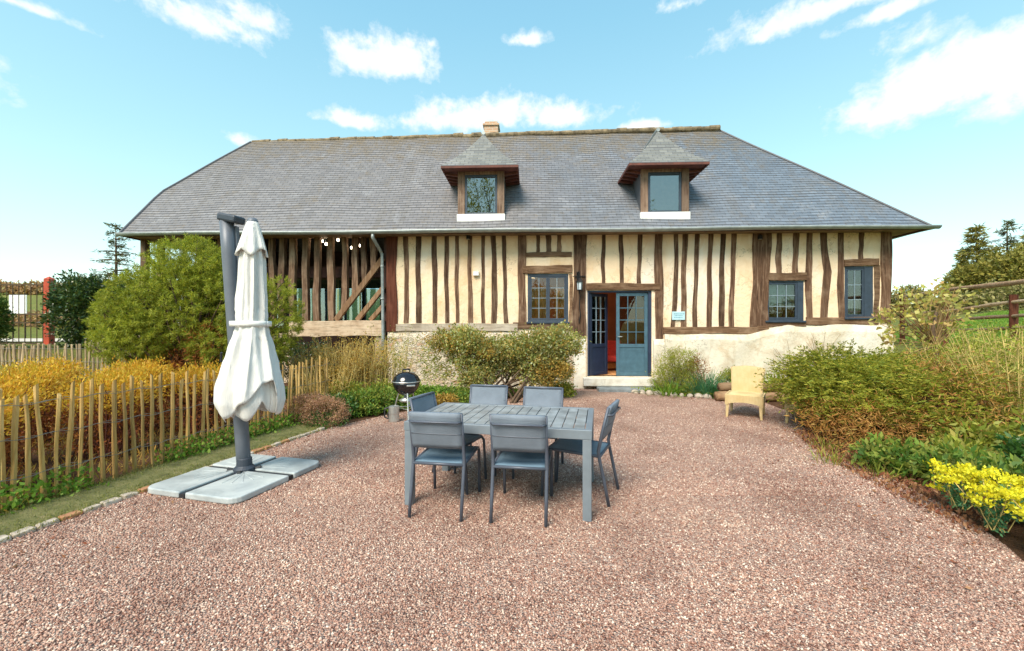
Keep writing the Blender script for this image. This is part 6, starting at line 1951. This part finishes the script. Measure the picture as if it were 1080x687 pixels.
for (px, d, top, rad, mat, sp, lb) in ((1030, 40, 238, 2.7, F_conify, 1.2, 'tall pointed conifer beyond the rail fence, nearest the house'), (1062, 42, 231, 3.0, F_conif, .7, 'tall sparse-topped conifer at the right, behind the round one'), (1016, 44, 262, 1.8, F_conify, 1.0, 'smaller pointed conifer left of the tall ones'), (1090, 41, 240, 3.4, F_conify, 1.2, 'tall conifer cut by the right edge of the view')):
    conifer(lb, px, d, top, rad, sparse=sp, mat=mat, tiers=20, group='conifers beyond the meadow', L=(.25, .55))
def far_bush(label, px, d, w, py_top, mat, group=None, n=700, name='round_tree', L=(.2, .4)):
    x = (px - 540) / 450 * d; z0 = hz(x, d); zt = CAMH + (345 - py_top) / 450 * d; h = max(.8, zt - z0)
    o = plant(name, label, 'tree' if name == 'round_tree' else 'hedge', Vector((x, d, z0)), group)
    bl = [(x + random.uniform(-.5, .5) * w, d + random.uniform(-.3, .3) * w, z0 + h * random.uniform(.35, .72), w * random.uniform(.4, .6), w * .5, h * random.uniform(.26, .34)) for k in range(5)] + [(x, d, z0 + h * .68, w * .5, w * .5, h * .32)]
    P, D, Pc = clump_cloud(bl, n, 9, .16, .5, 1.05, .2, .9)
    L_ = rng.uniform(L[0], L[1], len(P)); put_f('crown', leaves(P, D, L_, L_ * .5), mat, o)
    put_s('trunk', stems_mb((x, d, z0), [Vector(p) for p in Pc[:18]], .12, .03, .2, .1), bark, o)
for px, d, w, top, lb in ((1050, 37, 3.0, 268, 'rounded olive tree in front of the tall conifers'), (1080, 36, 3.0, 262, 'rounded olive tree at the right edge before the conifers'), (1024, 38, 1.8, 284, 'low rounded olive tree left of the others')):
    far_bush(lb, px, d, w, top, F_conify, 'olive trees beyond the meadow', 900)
# hedge banks, countless leaves each
def hedge_band(name, label, pts, hgt, wid, n, mat, L):
    pts = [Vector(p) for p in pts]; P = []
    for k in range(n):
        i = random.randrange(len(pts) - 1); p = pts[i].lerp(pts[i + 1], random.random())
        zg = hz(p.x, p.y); hh = hgt * (1 + .25 * math.sin(p.x * .9) + .2 * math.sin(p.x * 2.3 + 1))
        P.append((p.x + random.gauss(0, wid * .4), p.y + random.gauss(0, wid * .4), zg + random.random() ** .7 * hh))
    P = np.array(P); D = rng.normal(0, 1, P.shape); L_ = rng.uniform(L[0], L[1], len(P))
    return tag(foliage(name, leaves(P, D, L_, L_ * .5), mat), label, 'hedge', kind='stuff')
hedge_band('far_hedgerow', 'long olive hedgerow across the meadow behind the rail fence', [(28, 33), (34, 31.5), (52, 33)], 1.7, .8, 9000, F_far, (.15, .35))
hedge_band('lane_hedgerow', 'reddish brown hedgerow beyond the iron gate', [(-52, 31), (-38, 30), (-24, 28)], .75, .8, 6000, F_brown, (.15, .35))
hedge_band('ridge_treeline', 'far brown line of bare woods along the hill top', [(-140, 78), (-95, 80), (-60, 84)], 1.9, 2.5, 9000, F_brown, (.5, 1.1))
# the sandy lane behind the gate
mb = MB(); lp = path_pts([(-60, 17), (-24, 18.5), (-14, 18)], 20)
mb.grid(lambda i, j: (lp[round(j * 20)].x, lp[round(j * 20)].y + (i - .5) * 4, hz(lp[round(j * 20)].x, lp[round(j * 20)].y + (i - .5) * 4) + .03), 6, 20)
tag(mb.build('lane', simple('sandy_lane', (.58, .50, .40), .95, 0, .15, 1.2)), kind='structure')

# trees behind the viewer, which the window panes mirror
for (x, y, h, w, lb) in ((-6.5, -23, 19, 4.2, 'tall broad tree behind the viewer, mirrored in the left dormer'), (8.5, -24, 20, 4.6, 'tall broad tree behind the viewer, mirrored in the right dormer'), (.5, -17, 5.5, 3.2, 'lower broad tree behind the viewer between the two tall ones'), (13, -13, 6, 3, 'low tree behind the viewer towards the meadow')):
    z0 = hz(x, y)
    bush('garden_tree', lb, 'tree', (x, y, z0), [(x, y, z0 + h * .55, w * .8, w * .7, h * .3), (x + w * .4, y, z0 + h * .4, w * .6, w * .6, h * .22), (x - w * .4, y, z0 + h * .42, w * .6, w * .6, h * .22), (x, y, z0 + h * .78, w * .5, w * .5, h * .2)], 700, 10, .2, (.16, .30), .5, F_lime, nst=60, r0=.12, group='trees behind the viewer', r1=.02)
